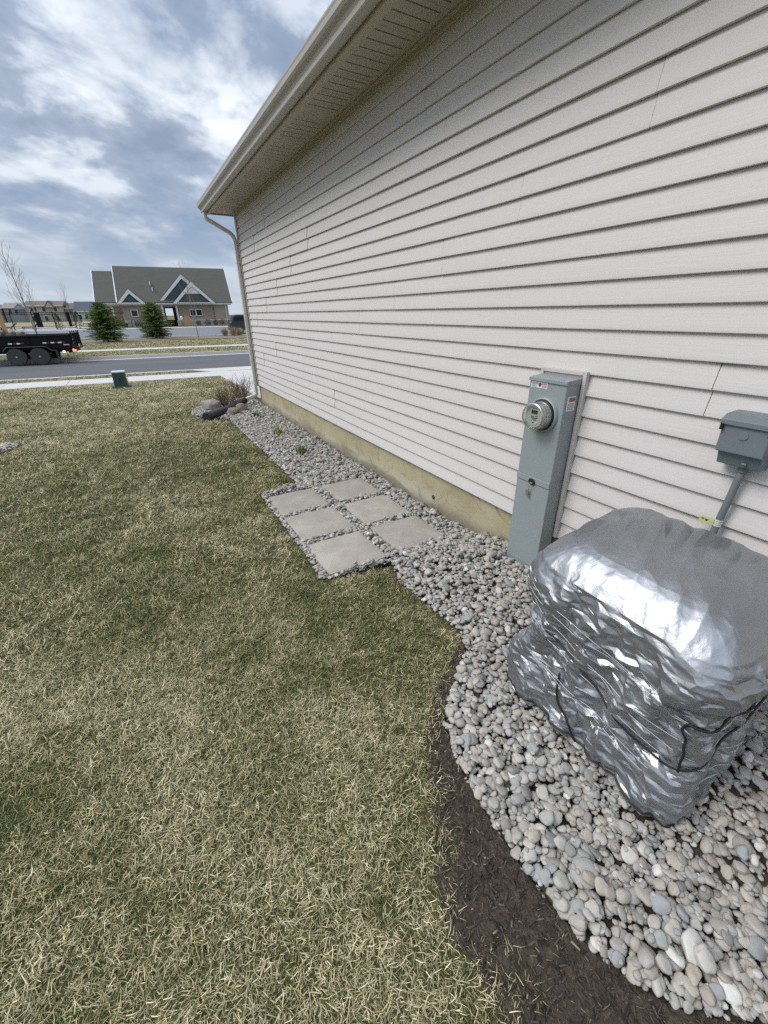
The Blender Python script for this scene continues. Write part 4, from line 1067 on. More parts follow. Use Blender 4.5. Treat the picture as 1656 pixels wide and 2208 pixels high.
def strand(s0, slope, ph, n=150):
    pts_ = [on_cover(R(95+i*2.0), min(.95, max(.12, s0+slope*math.sin(R(95+i*2.0)+ph))), .010) for i in range(n)]
    for _ in range(26): pts_ = [pts_[0]]+[(pts_[i-1]+pts_[i]*2+pts_[i+1])/4 for i in range(1, len(pts_)-1)]+[pts_[-1]]
    MB().tube(pts_, .0014, 5).build('film_strand', M['white_film'], ac, smooth=True)
for a_, b2_, c_ in ((.30, .16, 2.6), (.36, .14, 2.3), (.47, .20, 2.8), (.52, .12, 2.0), (.60, .18, 2.5), (.68, .10, 3.4), (.76, .12, 2.2)): strand(a_, b2_, c_)
cord('hem_binding', [(130+i*10, .985) for i in range(19)], .0045, .002, 190, 1)

# ------------------------------------------------------------------ small things by the corner
def boulder(name, loc, sx_, sy_, sz_, seed, matr, label):
    bm = bmesh.new(); bmesh.ops.create_icosphere(bm, subdivisions=4, radius=1); off = Vector((seed*3.1, seed*1.7, seed))
    for v in bm.verts:
        p = v.co.copy(); q = Vector([math.copysign(abs(c)**.75, c) for c in p]); k = 1+.28*noise.noise(p*1.1+off)+.10*noise.noise(p*2.7+off)+.03*noise.noise(p*8+off)
        v.co = Vector((q.x*sx_, q.y*sy_, q.z*sz_))*k
    me = bpy.data.meshes.new(name); bm.to_mesh(me); bm.free()
    return tag(link(name, me, matr, smooth=True, loc=loc, rz=seed), label, 'boulder')
boulder('boulder', (-1.02, 9.02, .10), .20, .15, .12, 2.0, M['boulder_g'], 'flat topped brown boulder beside the bare shrub')
boulder('boulder', (-.745, 8.32, .065), .125, .10, .085, 4.0, M['boulder'], 'rounded brown stone touching the black drain pipe')
boulder('boulder', (-.525, 8.58, .07), .115, .10, .085, 6.3, M['boulder'], 'angular brown stone under the end of the downspout')
# corrugated drain pipe
dp = thing('drain_pipe', 'black corrugated drain pipe leading away from the downspout', 'drain pipe', (-.8, 8.5, .03))
def corr(pts_, r0, name, ribs):
    P_ = [Vector(p) for p in pts_]; out_, rad = [], []; n = ribs*6
    for i in range(n+1):
        q = i/n*(len(P_)-1); j = min(int(q), len(P_)-2); f_ = q-j; out_.append(P_[j].lerp(P_[j+1], f_)-Vector((-.8, 8.5, .03)))
        rad.append(r0*(1+.075*math.copysign(abs(math.sin(i/6*math.pi*2/2))**.6, math.sin(i/6*math.pi))))
    b_ = MB(); b_.tube(out_, rad, 20); return b_.build(name, M['pipe'], dp, smooth='auto')
corr(fillet([(-1.27, 8.10, .075), (-1.02, 8.33, .075), (-.76, 8.58, .085)], .2), .078, 'outlet_section', 12)
corr(fillet([(-.80, 8.56, .088), (-.60, 8.82, .10), (-.43, 9.05, .105)], .2), .066, 'flex_section', 8)
b_ = MB(); b_.tube([Vector(p)-Vector((-.8, 8.5, .03)) for p in ((-.47, 9.0, .10), (-.33, 9.10, .125))], [.066, .060], 20); b_.build('adapter', M['black'], dp, smooth='auto')
# dormant shrubs
def shrub(loc, h, spread, n, seed, label):
    rr = random.Random(seed); b_ = MB(); t_ = thing('dormant_shrub', label, 'shrub', loc, 0, 'bare shrubs by the house corner')
    def grow(p, d, L, r, depth):
        pts_ = [p]; q = p.copy(); dd = d.copy(); m_ = 4
        for i in range(m_):
            dd = (dd+Vector((rr.gauss(0, .16), rr.gauss(0, .16), rr.gauss(.05, .10)))).normalized(); q = q+dd*L/m_; pts_.append(q.copy())
        b_.tube(pts_, [r*(1-.55*i/m_) for i in range(m_+1)], 4, False)
        if depth > 0:
            for k in range(rr.choice((2, 3))):
                i = rr.randint(1, m_); nd = (dd+Vector((rr.gauss(0, .5), rr.gauss(0, .5), rr.gauss(.15, .25)))).normalized()
                grow(pts_[i], nd, L*rr.uniform(.45, .7), r*.6, depth-1)
    for i in range(n):
        a = rr.uniform(0, 6.28); s_ = rr.uniform(.15, 1)*spread
        grow(Vector((math.cos(a)*.05, math.sin(a)*.05, -.02)), Vector((math.cos(a)*s_, math.sin(a)*s_, 1)).normalized(), h*rr.uniform(.5, .75), .0055, 2)
    b_.build('branches', M['twig'], t_, fix=False)
shrub((-.72, 9.05, .02), .46, 1.0, 46, 3, 'low bare brown shrub behind the black drain pipe')
shrub((-.22, 9.95, .02), .52, .95, 38, 5, 'bare brown shrub by the driveway edge')
# spring bulbs in the pebbles
def bulb(loc, n, h, label, seed, flower):
    rr = random.Random(seed); b_ = MB(); rn_ = []
    for i in range(n):
        a = rr.uniform(0, 6.28); ln = rr.uniform(.1, .75); L = h*rr.uniform(.6, 1.1); bx, by = rr.gauss(0, .03), rr.gauss(0, .03)
        d = Vector((math.cos(a)*ln, math.sin(a)*ln, 1)).normalized(); s_ = Vector((-math.sin(a), math.cos(a), 0))*.006
        p0 = Vector((bx, by, -.01)); p1 = p0+d*L*.6; p2 = p1+(d+Vector((math.cos(a)*.5, math.sin(a)*.5, -.25))).normalized()*L*.45
        b_.add([p0-s_, p0+s_, p1+s_, p1-s_, p2], [(0, 1, 2, 3), (3, 2, 4)]); v_ = rr.random()*.85
        if flower and rr.random() < .3: v_ = 1.0
        rn_ += [v_]*5
    o = b_.build('spring_bulb', M['daffodil'], loc=loc, fix=False); a_ = o.data.attributes.new('rnd', 'FLOAT', 'POINT'); a_.data.foreach_set('value', np.array(rn_, dtype=np.float32))
    tag(o, label, 'plant')
bulb((-.485, 5.28, .045), 46, .15, 'leafy yellow green bulb clump in the pebbles, nearest the paving slabs', 1, True)
bulb((-.455, 6.40, .045), 40, .14, 'yellow green bulb clump in the pebbles between two others', 2, True)
bulb((-.45, 7.72, .045), 26, .13, 'small dark green sprout in the pebbles near the drain pipe', 3, False)
# mulch ring at the lawn's left edge
b_ = MB(); n = 28; b_.add([(-4.3+.34*math.cos(6.283*i/n)*(1+.1*math.sin(5*i)), 7.85+.34*math.sin(6.283*i/n), .02) for i in range(n)]+[(-4.3, 7.85, .06)], [(i, (i+1) % n, n) for i in range(n)])
rgo = struct(b_.build('tree_ring', M['mulch'], smooth=True))
items = []
for i in range(260):
    a = random.uniform(0, 6.283); r_ = .34*math.sqrt(random.random()); s_ = random.uniform(.012, .026)
    items.append((Matrix.Translation((-4.3+r_*math.cos(a), 7.85+r_*math.sin(a), .03+.03*(1-r_/.34))) @ Matrix.Rotation(random.uniform(0, 6), 4, 'Z') @ Matrix.Diagonal((s_, s_*.8, s_*.5, 1)), PM_lo[i % 8], random.random()))
struct(joined('stones', items, M['pebble'], rgo), 'stuff')
# green utility cabinet
uc = thing('utility_pedestal', 'dark green utility cabinet with pale lid at the lawn edge', 'utility box', (-2.60, 13.45, 0), R(-5.7))
MB().box(-.21, .21, -.16, .16, -.03, .055).build('base', M['pedestal'], uc, bevel=.015)
b_ = MB(); b_.add([(-.155, -.12, .05), (.155, -.12, .05), (.155, .12, .05), (-.155, .12, .05), (-.145, -.11, .395), (.145, -.11, .395), (.145, .11, .395), (-.145, .11, .395)], [(0, 3, 2, 1), (4, 5, 6, 7), (0, 1, 5, 4), (1, 2, 6, 5), (2, 3, 7, 6), (3, 0, 4, 7)]); b_.build('body', M['pedestal'], uc, bevel=.008)
MB().box(-.153, .153, -.118, .118, .388, .43).build('lid', M['pedestal_top'], uc, bevel=.014)
MB().box(-.02, .02, -.134, -.118, .20, .25).build('lock', M['black'], uc, bevel=.003)

# ------------------------------------------------------------------ dump trailer on the street
RZ = math.atan(-.1)
tl = thing('dump_trailer', 'black tandem axle dump trailer on the street with tail lights lit', 'trailer', (-4.25, 23.42, -.134), RZ)
def tb(b_, name, matr, parent=tl, smooth=False, bevel=0): return b_.build(name, matr, parent, smooth, bevel)
# local x = 0 at the rear, negative toward the front; y from 0 (near side) to 1.9
bx_ = MB(); bx_.box(-4.3, -.12, .16, 1.74, .72, .76); bx_.box(-4.3, -.12, .14, .20, .62, 1.16); bx_.box(-4.3, -.12, 1.70, 1.76, .62, 1.16); bx_.box(-4.3, -4.24, .20, 1.70, .76, 1.16)
tub = tb(bx_, 'tub', M['black_paint'], bevel=.01)
rl = MB(); rl.box(-4.32, -.10, .11, .22, 1.10, 1.17); tb(rl, 'top_rail', M['black_paint'], tub, bevel=.012)
rl = MB(); rl.box(-4.32, -.10, 1.68, 1.79, 1.10, 1.17); tb(rl, 'top_rail', M['black_paint'], tub, bevel=.012)
for i in range(7): tb(MB().box(-4.1+.62*i, -4.04+.62*i, .105, .145, .64, 1.10), 'side_rib', M['black_paint'], tub, bevel=.006)
fr_ = MB(); fr_.box(-5.6, -.2, .42, .50, .46, .62); tb(fr_, 'frame_rail', M['black_paint'], bevel=.006)
fr_ = MB(); fr_.box(-5.6, -.2, 1.40, 1.48, .46, .62); tb(fr_, 'frame_rail', M['black_paint'], bevel=.006)
tb(MB().box(-.30, -.14, .10, 1.80, .44, .58), 'rear_bumper', M['black_paint'], bevel=.01)
gt = tb(MB().box(-.115, -.06, .16, .94, .70, 1.20), 'tailgate', M['black_paint'], bevel=.008)
tb(MB().box(-.115, -.06, .96, 1.74, .70, 1.20), 'tailgate', M['black_paint'], bevel=.008)
for yy0 in (.13, .50, .90, 1.35, 1.72):
    b_ = MB(); b_.box(-.06, -.015, yy0, yy0+.05, .56, 1.30); tb(b_, 'gate_post', M['black_paint'], gt, bevel=.006)
ch = MB()
for i in range(14): ch.lathe([(-.008, .022), (.008, .022)], (-.03+.012*math.sin(i*2), .16+.018*math.sin(i*1.3), 1.12-.038*i), 'y' if i % 2 else 'x', 6)
tb(ch, 'chain', M['steel'], gt)
fd = MB(); fd.extrude([(-2.50, .60), (-2.36, .74), (-1.02, .74), (-.84, .58), (-.84, .56), (-1.03, .715), (-2.35, .715), (-2.49, .585)], -.10, .16, 'y'); tb(fd, 'fender', M['black_paint'], bevel=.004)
ed_ = MB(); ed_.tube([(-2.50, -.105, .60), (-2.36, -.105, .735), (-1.02, -.105, .735), (-.84, -.105, .575), (-.70, -.105, .575)], .012, 6); tb(ed_, 'fender_edge', mat('worn_fender_edge', (.10, .08, .075), .5))
def wheel(x, y, s=1):
    b_ = MB(); b_.lathe([(-.10, .22), (-.105, .29), (-.09, .335), (-.05, .348), (.05, .348), (.09, .335), (.105, .29), (.10, .22)], (0, 0, 0), 'y', 36)
    wt = tb(b_, 'wheel', M['rubber'], smooth='auto'); wt.location = (x, y, .348)
    r_ = MB(); r_.lathe([(-.085, .222), (-.090, .215), (-.06, .19), (-.045, .14), (-.05, .09), (-.075, .08)], (0, 0, 0), 'y', 28); tb(r_, 'rim', M['black_paint'], wt, 'auto')
    h_ = MB(); h_.lathe([(-.07, .05), (-.105, .045), (-.125, .03)], (0, 0, 0), 'y', 16); tb(h_, 'hub_cap', M['steel'], wt, 'auto')
    for k in range(6):
        a = k*math.pi/3; tb(MB().lathe([(-.05, .016), (-.082, .014)], (.105*math.cos(a), 0, .105*math.sin(a)), 'y', 6), 'wheel_nut', M['steel'], wt)
for x in (-2.13, -1.33): wheel(x, .02); wheel(x, 1.82)
for x in (-2.3, -2.02, -1.12, -.84, -.58): tb(MB().box(x, x+.13, .098, .1045, .84, .89), 'white_tape', M['tape_w'])
for x in (-2.16, -1.88, -.98, -.70, -.44): tb(MB().box(x, x+.12, .098, .1045, .84, .89), 'red_tape', M['tape_r'])
tb(MB().box(-.40, -.19, .094, .0995, .755, .785), 'white_tape', M['tape_w'])
for yy0 in (.22, .62): tb(MB().lathe([(-.135, .055), (-.115, .05)], (0, yy0, .53), 'x', 16), 'tail_light', M['taillight'])
tb(MB().box(-.50, -.42, .085, .10, .47, .52), 'marker_light', M['amber'])
tb(MB().box(-.05, -.045, 1.05, 1.40, .62, .74), 'number_plate', M['white'])
mf = MB(); mf.box(-.72, -.70, -.08, .16, .18, .58); tb(mf, 'mud_flap', M['rubber'])
ld = MB()
for i in range(5): ld.lathe([(-.18, .05), (0, .20), (.14, .16), (.20, .04)], (-3.6+.42*i, .7+.2*(i % 2), 1.05), 'z', 10)
tb(ld, 'load', M['mulch'], tub, True)

# ------------------------------------------------------------------ trees, bushes
def leaf_cloud(name, quads, matr, parent=None):
    # quads: list of (p, dir, width-vector, length, rnd)
    n = len(quads); V = np.zeros((n, 4, 3)); rn_ = np.zeros((n, 4))
    for i, (p, d, s_, L, r_) in enumerate(quads):
        V[i, 0] = p-s_*.4; V[i, 1] = p+s_*.4; V[i, 2] = p+d*L*.6+s_; V[i, 3] = p+d*L; rn_[i] = r_
    me = bpy.data.meshes.new(name)
    me.from_pydata(V.reshape(-1, 3).tolist(), [], [(4*i, 4*i+1, 4*i+2, 4*i+3) for i in range(n)]); me.update()
    a = me.attributes.new('rnd', 'FLOAT', 'POINT'); a.data.foreach_set('value', rn_.ravel().astype(np.float32))
    return link(name, me, matr, parent)
def spruce(loc, h, r, seed, label, n_br=300):
    rr = random.Random(seed); t_ = thing('spruce_tree', label, 'spruce', loc, 0, 'young spruces across the street')
    MB().tube([(0, 0, -.05), (0, 0, h*.5), (.02, 0, h*.97)], [.06, .04, .008], 8).build('trunk', M['bark'], t_, True)
    qs = []
    for i in range(n_br):
        z = h*(.04+.93*(i/n_br)**1.05); rad = r*(1-(z/h)**2.5)**.80*(.78+.22*min(1, z/h/.25))*rr.uniform(.78, 1.12)+.05; a = i*2.39996+rr.gauss(0, .3)
        if rr.random() < .10: rad *= 1.18
        up = rr.uniform(-.05, .30)+.5*(z/h)**2
        d = Vector((math.cos(a), math.sin(a), up)).normalized(); base = Vector((0, 0, z)); side = Vector((-math.sin(a), math.cos(a), 0))
        m_ = max(5, int(rad/.045))
        for k in range(m_):
            tt = (k+.6)/m_; p = base+d*rad*tt+Vector((0, 0, -.10*rad*tt*tt)); wdt = .30*rad*(1-tt)+.05
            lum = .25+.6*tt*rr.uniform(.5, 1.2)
            for sgn in (-1, 1):
                dd = (d*.75+side*sgn*rr.uniform(.5, 1.0)+Vector((0, 0, rr.gauss(.05, .22)))).normalized()
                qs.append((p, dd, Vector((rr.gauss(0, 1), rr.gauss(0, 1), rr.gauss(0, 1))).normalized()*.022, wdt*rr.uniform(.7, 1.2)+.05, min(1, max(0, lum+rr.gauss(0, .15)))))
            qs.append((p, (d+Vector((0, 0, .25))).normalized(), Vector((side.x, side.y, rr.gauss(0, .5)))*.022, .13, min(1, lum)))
    leaf_cloud('crown', qs, M['needle'], t_)
spruce((-3.42, 37.9, .0), 2.6, 1.22, 11, 'wider young green spruce across the street beside the parking lot')
spruce((-.03, 40.6, .0), 2.6, 1.25, 12, 'shaggy young green spruce standing nearer the entrance door', 260)
def bare_tree(loc, h, lean, seed, label, trunk_r=.05, spread=.5, first=.28, mat_='bark'):
    rr = random.Random(seed); t_ = thing('bare_tree', label, 'tree', loc, 0, 'leafless street trees')
    tp = []
    for i in range(9): q = i/8; tp.append(Vector((lean[0]*q+.04*math.sin(q*5+seed), lean[1]*q+.03*math.cos(q*4+seed), h*q-.05)))
    MB().tube(tp, [trunk_r*(1-.82*i/8) for i in range(9)], 8).build('trunk', M[mat_], t_, True)
    b_ = MB()
    def grow(p, d, L, r, depth):
        pts_ = [p]; q = p.copy(); dd = d.copy()
        for i in range(4):
            dd = (dd+Vector((rr.gauss(0, .10), rr.gauss(0, .10), rr.gauss(.06, .06)))).normalized(); q = q+dd*L/4; pts_.append(q.copy())
        b_.tube(pts_, [r*(1-.6*i/4) for i in range(5)], 4, False)
        if depth:
            for k in range(3):
                i = rr.randint(1, 4); nd = (dd+Vector((rr.gauss(0, .45), rr.gauss(0, .45), rr.gauss(.1, .2)))).normalized(); grow(pts_[i], nd, L*rr.uniform(.4, .65), r*.55, depth-1)
    for i in range(16):
        q = first+(1-first)*i/16; k = min(7, int(q*8)); p = tp[k].lerp(tp[k+1], q*8-k); a = i*2.4+rr.gauss(0, .4)
        grow(p, Vector((math.cos(a)*spread, math.sin(a)*spread, 1)).normalized(), h*rr.uniform(.20, .34)*(1.15-.6*q), trunk_r*.30*(1.1-q*.6), 2)
    b_.build('crown', M[mat_], t_, fix=False)
bare_tree((-9.15, 51.0, .05), 6.7, (-.55, 0, 0), 4, 'leafless pale young tree standing behind the black trailer', .075, .6)
bare_tree((2.95, 40.2, .0), 4.9, (-.10, 0, 0), 8, 'thin leafless sapling in the planting strip before the clubhouse', .036, .55, .42)
bare_tree((-13.4, 86, .2), 6.2, (.2, 0, 0), 15, 'slim leafless tree beyond the black fence by the pale house', .06, .6, .3)
bare_tree((-9.6, 92, .2), 6.0, (.1, 0, 0), 21, 'slim leafless tree beyond the black fence by the dark roofed house', .06, .6, .3)
def cloud_bush(name, loc, rx, rz_, n, matr, seed, label, cat, group=None, cone=False, trunk=False):
    rr = random.Random(seed); qs = []
    for i in range(n):
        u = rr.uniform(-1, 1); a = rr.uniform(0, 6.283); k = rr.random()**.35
        if cone:
            zz_ = rr.random(); rad = rx*((1-zz_)**.55)*(.35+.65*min(1, zz_*6))*k; p = Vector((math.cos(a)*rad, math.sin(a)*rad, zz_*rz_))
        else:
            s_ = math.sqrt(1-u*u); bump_ = 1+.18*noise.noise(Vector((s_*math.cos(a)*2+seed, s_*math.sin(a)*2, u*2)))
            p = Vector((s_*math.cos(a)*rx*k*bump_, s_*math.sin(a)*rx*k*bump_, rz_*(.5+.5*u*k*bump_)))
        d = Vector((p.x, p.y, abs(p.z)*.6+.2)).normalized(); d = (d+Vector((rr.gauss(0, .5), rr.gauss(0, .5), rr.gauss(.2, .4)))).normalized()
        w_ = Vector((rr.gauss(0, 1), rr.gauss(0, 1), rr.gauss(0, 1))).normalized()*rx*.07
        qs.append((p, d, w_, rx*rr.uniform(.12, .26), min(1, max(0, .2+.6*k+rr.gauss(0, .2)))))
    t_ = thing(name, label, cat, loc, 0, group)
    leaf_cloud('foliage', qs, matr, t_)
    MB().tube([(0, 0, -.05), (0, 0, rz_*.6)], [rx*.10, rx*.05], 6).build('stem', M['bark'], t_)
    return t_

# ------------------------------------------------------------------ clubhouse
cl0 = thing('clubhouse', 'beige brick clubhouse with steep grey roof and white trimmed gables', 'building', (0, 72, .22), RZ)
def cb(b_, name, matr, parent=cl0, smooth=False, bevel=0): return b_.build(name, matr, parent, smooth, bevel)
WL, WR, EZ = -2.0, 11.85, 2.85
wall = MB(); wall.box(WL, 3.1, .6, 9, -.2, EZ); wall.box(4.9, WR, .6, 9, -.2, EZ); wall.box(3.1, 4.9, .6, 9, 2.5, EZ); wall.box(3.1, 4.9, 6.0, 6.1, -.2, .8)
bw = cb(wall, 'wall', M['brick'])
cb(MB().box(9.9, WR+.02, .35, .597, -.2, EZ-.02), 'wall_bay', M['brick'])
# stone plinth of separate stones with a cap course
for (a, bq, yf) in ((WL, 3.1, .6), (4.9, 9.9, .6), (9.9, WR+.02, .35)):
    pl = cb(MB().box(a, bq, yf-.06, yf-.003, -.2, .74), 'plinth', M['stone'])
    cb(MB().box(a-.02, bq+.02, yf-.10, yf-.002, .742, .82), 'plinth_cap', M['cwhite'], pl)
    x = a
    while x < bq-.2:
        w_ = min(random.uniform(.3, .6), bq-x)
        for zr in (0, .25, .5): cb(MB().box(x+.01, x+w_-.01, yf-.085+random.uniform(0, .015), yf-.0605, zr+.01, zr+.235), 'stone', M['stone'], pl)
        x += w_
# left porch
cb(MB().box(-4.7, WL-.02, 5.5, 9, -.2, EZ), 'porch_back_wall', M['brick'])
for x in (-4.5, -3.2): cb(MB().box(x-.12, x+.12, .7, .94, -.2, EZ-.02), 'porch_post', M['cwhite'])
cb(MB().box(-4.75, 12.35, .08, .40, EZ-.10, EZ+.06), 'frieze', M['cwhite'])
cb(MB().box(-4.9, 12.5, -.10, .02, EZ+.04, EZ+.14), 'gutter', M['cwhite'])
def groof(x0, x1, zr, run, name):
    z0 = EZ+.13; yr = run; b_ = MB()
    b_.add([(x0, -.08, z0), (x1, -.08, z0), (x1, yr, zr), (x0, yr, zr), (x0, 2*yr, z0), (x1, 2*yr, z0), (x0, -.08, z0+.14), (x1, -.08, z0+.14), (x1, yr, zr+.14), (x0, yr, zr+.14), (x0, 2*yr, z0+.14), (x1, 2*yr, z0+.14)],
           [(6, 7, 8, 9), (9, 8, 11, 10), (0, 3, 2, 1), (3, 4, 5, 2), (0, 1, 7, 6), (1, 2, 8, 7), (2, 5, 11, 8), (0, 6, 9, 3), (3, 9, 10, 4), (4, 10, 11, 5)])
    r_ = cb(b_, name, M['croof'])
    for x in (x0, x1):
        e_ = MB(); e_.add([(x-.04, -.1, z0-.05), (x+.04, -.1, z0-.05), (x+.04, yr, zr-.05), (x-.04, yr, zr-.05), (x-.04, -.1, z0+.17), (x+.04, -.1, z0+.17), (x+.04, yr, zr+.17), (x-.04, yr, zr+.17)],
                          [(0, 1, 2, 3), (4, 7, 6, 5), (0, 4, 5, 1), (1, 5, 6, 2), (2, 6, 7, 3), (3, 7, 4, 0)])
        cb(e_, 'rake_board', M['cwhite'], r_)
    return r_
main = groof(-2.35, 12.55, 7.62, 4.7, 'roof'); groof(-4.92, -2.40, 6.95, 4.4, 'wing_roof')
b_ = MB(); b_.extrude([(0, EZ), (9.4, EZ), (4.7, 7.6)], 11.6, 11.9, 'x'); cb(b_, 'end_gable', M['brick'])
for x, z in ((2.05, 5.30), (2.25, 4.55)): cb(MB().box(x-.06, x+.06, (z-3.0)*1.02-.35, (z-3.0)*1.02+.25, z-.05, z+.45), 'vent_pipe', M['cwhite'], main)
def gable(xc, half, zap, yf, inner, name, upper=None):
    z0 = EZ+.16; g0 = MB(); g0.extrude([(xc-half+.3, z0), (xc+half-.3, z0), (xc, zap-.4)], yf, yf+.06, 'y'); gp = cb(g0, name, inner)
    # roof of the gable running back into the main roof
    dpt = (zap-3.0)*.97+.4; rb = MB()
    for s_ in (-1, 1):
        rb.add([(xc, yf-.15, zap), (xc+s_*(half+.12), yf-.15, z0-.12), (xc+s_*(half+.12), yf+.5, z0-.12), (xc, dpt, zap), (xc, yf-.15, zap+.12), (xc+s_*(half+.12), yf-.15, z0), (xc+s_*(half+.12), yf+.5, z0), (xc, dpt, zap+.12)],
               [(0, 1, 2, 3), (4, 7, 6, 5), (0, 4, 5, 1), (1, 5, 6, 2), (2, 6, 7, 3)])
    cb(rb, 'gable_roof', M['croof'], gp)
    for s_ in (-1, 1):
        t_ = MB(); w_ = .42; hh = (zap-z0)/half
        t_.extrude([(xc, zap+.05), (xc+s_*(half+.14), z0-.10), (xc+s_*(half-.34), z0-.10), (xc, zap-w_*1.15)], yf-.16, yf-.02, 'y'); cb(t_, 'barge_board', M['cwhite'], gp)
    cb(MB().box(xc-half+.25, xc+half-.25, yf-.1, yf+.02, z0-.06, z0+.06), 'gable_sill', M['cwhite'], gp)
    if upper:
        u = MB(); q = upper; u.extrude([(xc-half*(1-q)+.05, z0+(zap-z0)*q), (xc+half*(1-q)-.05, z0+(zap-z0)*q), (xc, zap-.3)], yf-.015, yf-.002, 'y'); cb(u, 'gable_panel', M['cwhite'], gp)
gable(-.65, 1.62, 4.66, -.02, M['slate'], 'side_gable')
gable(6.25, 3.62, 6.55, .30, M['slate'], 'rear_gable'); gable(7.35, 2.72, 5.62, -.35, M['slate'], 'front_gable', .45)
def cwin(x0, x1, z0, z1):
    f_ = MB(); f_.box(x0-.09, x1+.09, .50, .63, z0-.09, z0); f_.box(x0-.09, x1+.09, .50, .63, z1, z1+.09); f_.box(x0-.09, x0, .50, .63, z0, z1); f_.box(x1, x1+.09, .50, .63, z0, z1)
    wf = cb(f_, 'window', M['cwhite']); n = 3
    for i in range(2):
        for j in range(2):
            a, c = x0+(x1-x0)*i/2, z0+(z1-z0)*j/2; cb(MB().box(a+.012, a+(x1-x0)/2-.012, .570, .592, c+.012, c+(z1-z0)/2-.012), 'pane', M['pane'], wf)
    cb(MB().box(x0, x1, .5925, .5985, z0, z1), 'muntin_backing', M['slate'], wf)
cwin(-.95, -.25, 1.40, 2.12); cwin(6.60, 7.25, 1.40, 2.12); cwin(7.42, 8.10, 1.40, 2.12)
for x in (3.02, 4.86): cb(MB().box(x-.13, x+.13, .25, .5, .78, EZ-.12), 'entry_column', M['cwhite']); cb(MB().box(x-.24, x+.24, .14, .597, -.2, .78), 'column_base', M['stone'])
dr = MB(); dr.box(3.22, 3.32, 1.2, 1.3, 0, 2.35); dr.box(4.58, 4.74, 1.2, 1.3, 0, 2.35); dr.box(3.22, 4.74, 1.2, 1.3, 2.35, 2.5)
cb(dr, 'door_frame', M['black_paint']); cb(MB().box(4.30, 4.58, 1.22, 2.0, 0.02, 2.35), 'door', M['black_paint'])
cb(MB().box(11.45, 11.55, .20, .30, -.1, EZ-.11), 'downspout', M['cwhite'])
cb(MB().box(2.4, 5.6, -1.6, .13, -.25, .03), 'entry_step', M['walk'])
cb(MB().box(-4.8, 12.4, -1.7, 9.2, -.30, -.21), 'base_slab', M['walk'])
# things before the clubhouse
def cl_at(x, dy): return (x, 72-.1*x+dy, .22)
for i, (x, r_) in enumerate(((7.25, .40), (8.5, .46), (9.6, .44), (10.5, .44), (11.5, .40))):
    cloud_bush('clipped_shrub', cl_at(x, -.9), r_, r_*1.9, 520, M['boxwood'], 30+i, ['round clipped shrub under the clubhouse window, nearest the sign board', 'round clipped shrub right below the paired clubhouse window', 'round clipped shrub in the middle of the clubhouse row', 'round clipped shrub at the brick bay of the clubhouse', 'round clipped shrub by the white clubhouse downspout'][i], 'shrub', 'round shrubs along the clubhouse wall')
cloud_bush('clipped_shrub', cl_at(-.35, -.7), .5, .9, 520, M['boxwood'], 40, 'round dark shrub beside the bicycle hoop left of the entrance', 'shrub')
hp = thing('bicycle_hoop', 'dark steel bicycle hoop beside the clubhouse shrub', 'bicycle rack', cl_at(-1.0, -1.0))
MB().tube([(-.2, 0, -.05), (-.22, 0, .6), (-.12, 0, .95), (.08, 0, 1.0), (.22, 0, .8), (.25, 0, -.05)], .045, 8).build('hoop', M['black_paint'], hp, True)
MB().box(-.3, .35, -.1, .1, -.06, .0).build('foot', M['kerb'], hp)
sg = thing('sign_board', 'tan board standing beside the clubhouse entrance', 'sign', cl_at(5.75, -1.3))
b_ = MB(); b_.lathe([(-.03, .02), (-.03, .50), (.03, .50), (.03, .02)], (0, 0, .75), 'y', 20); bo = b_.build('board', M['wood'], sg, smooth='auto'); bo.scale = (.85, 1, 1.25); bo.location = (0, 0, -.12)
MB().box(-.30, -.24, -.02, .02, -.1, .5).build('leg', M['wood'], sg); MB().box(.24, .30, -.02, .02, -.1, .5).build('leg', M['wood'], sg)
mb_ = thing('lamp_post', 'short white lantern post beside the tan sign board', 'lamp post', cl_at(5.05, -1.4))
MB().box(-.05, .05, -.05, .05, -.1, .85).build('post', M['bark'], mb_); MB().lathe([(.85, .06), (.9, .16), (1.2, .16), (1.35, .05)], (0, 0, 0), 'z', 12).build('lantern', M['white'], mb_)
gc = thing('golf_cart', 'dark golf cart parked behind the wider spruce', 'golf cart', cl_at(-2.6, -1.4))
MB().box(-.9, .9, -.5, .5, .25, .55).build('chassis', M['black_paint'], gc, bevel=.08); MB().box(-.45, .35, -.45, .45, .55, .8).build('seat', M['black'], gc, bevel=.06); MB().box(-.55, -.40, -.45, .45, .8, 1.2).build('backrest', M['black'], gc, bevel=.05)
MB().box(-.85, .75, -.55, .55, 1.75, 1.85).build('roof', M['black_paint'], gc, bevel=.04)
for x in (-.75, .65):
    for y in (-.48, .48): MB().tube([(x, y, .5), (x*.95, y, 1.76)], .025, 6).build('roof_post', M['steel'], gc); 
for x in (-.6, .65):
    for y in (-.5, .5): MB().lathe([(-.08, .14), (-.08, .23), (.08, .23), (.08, .14)], (x, y, .22), 'y', 16).build('wheel', M['rubber'], gc, 'auto')
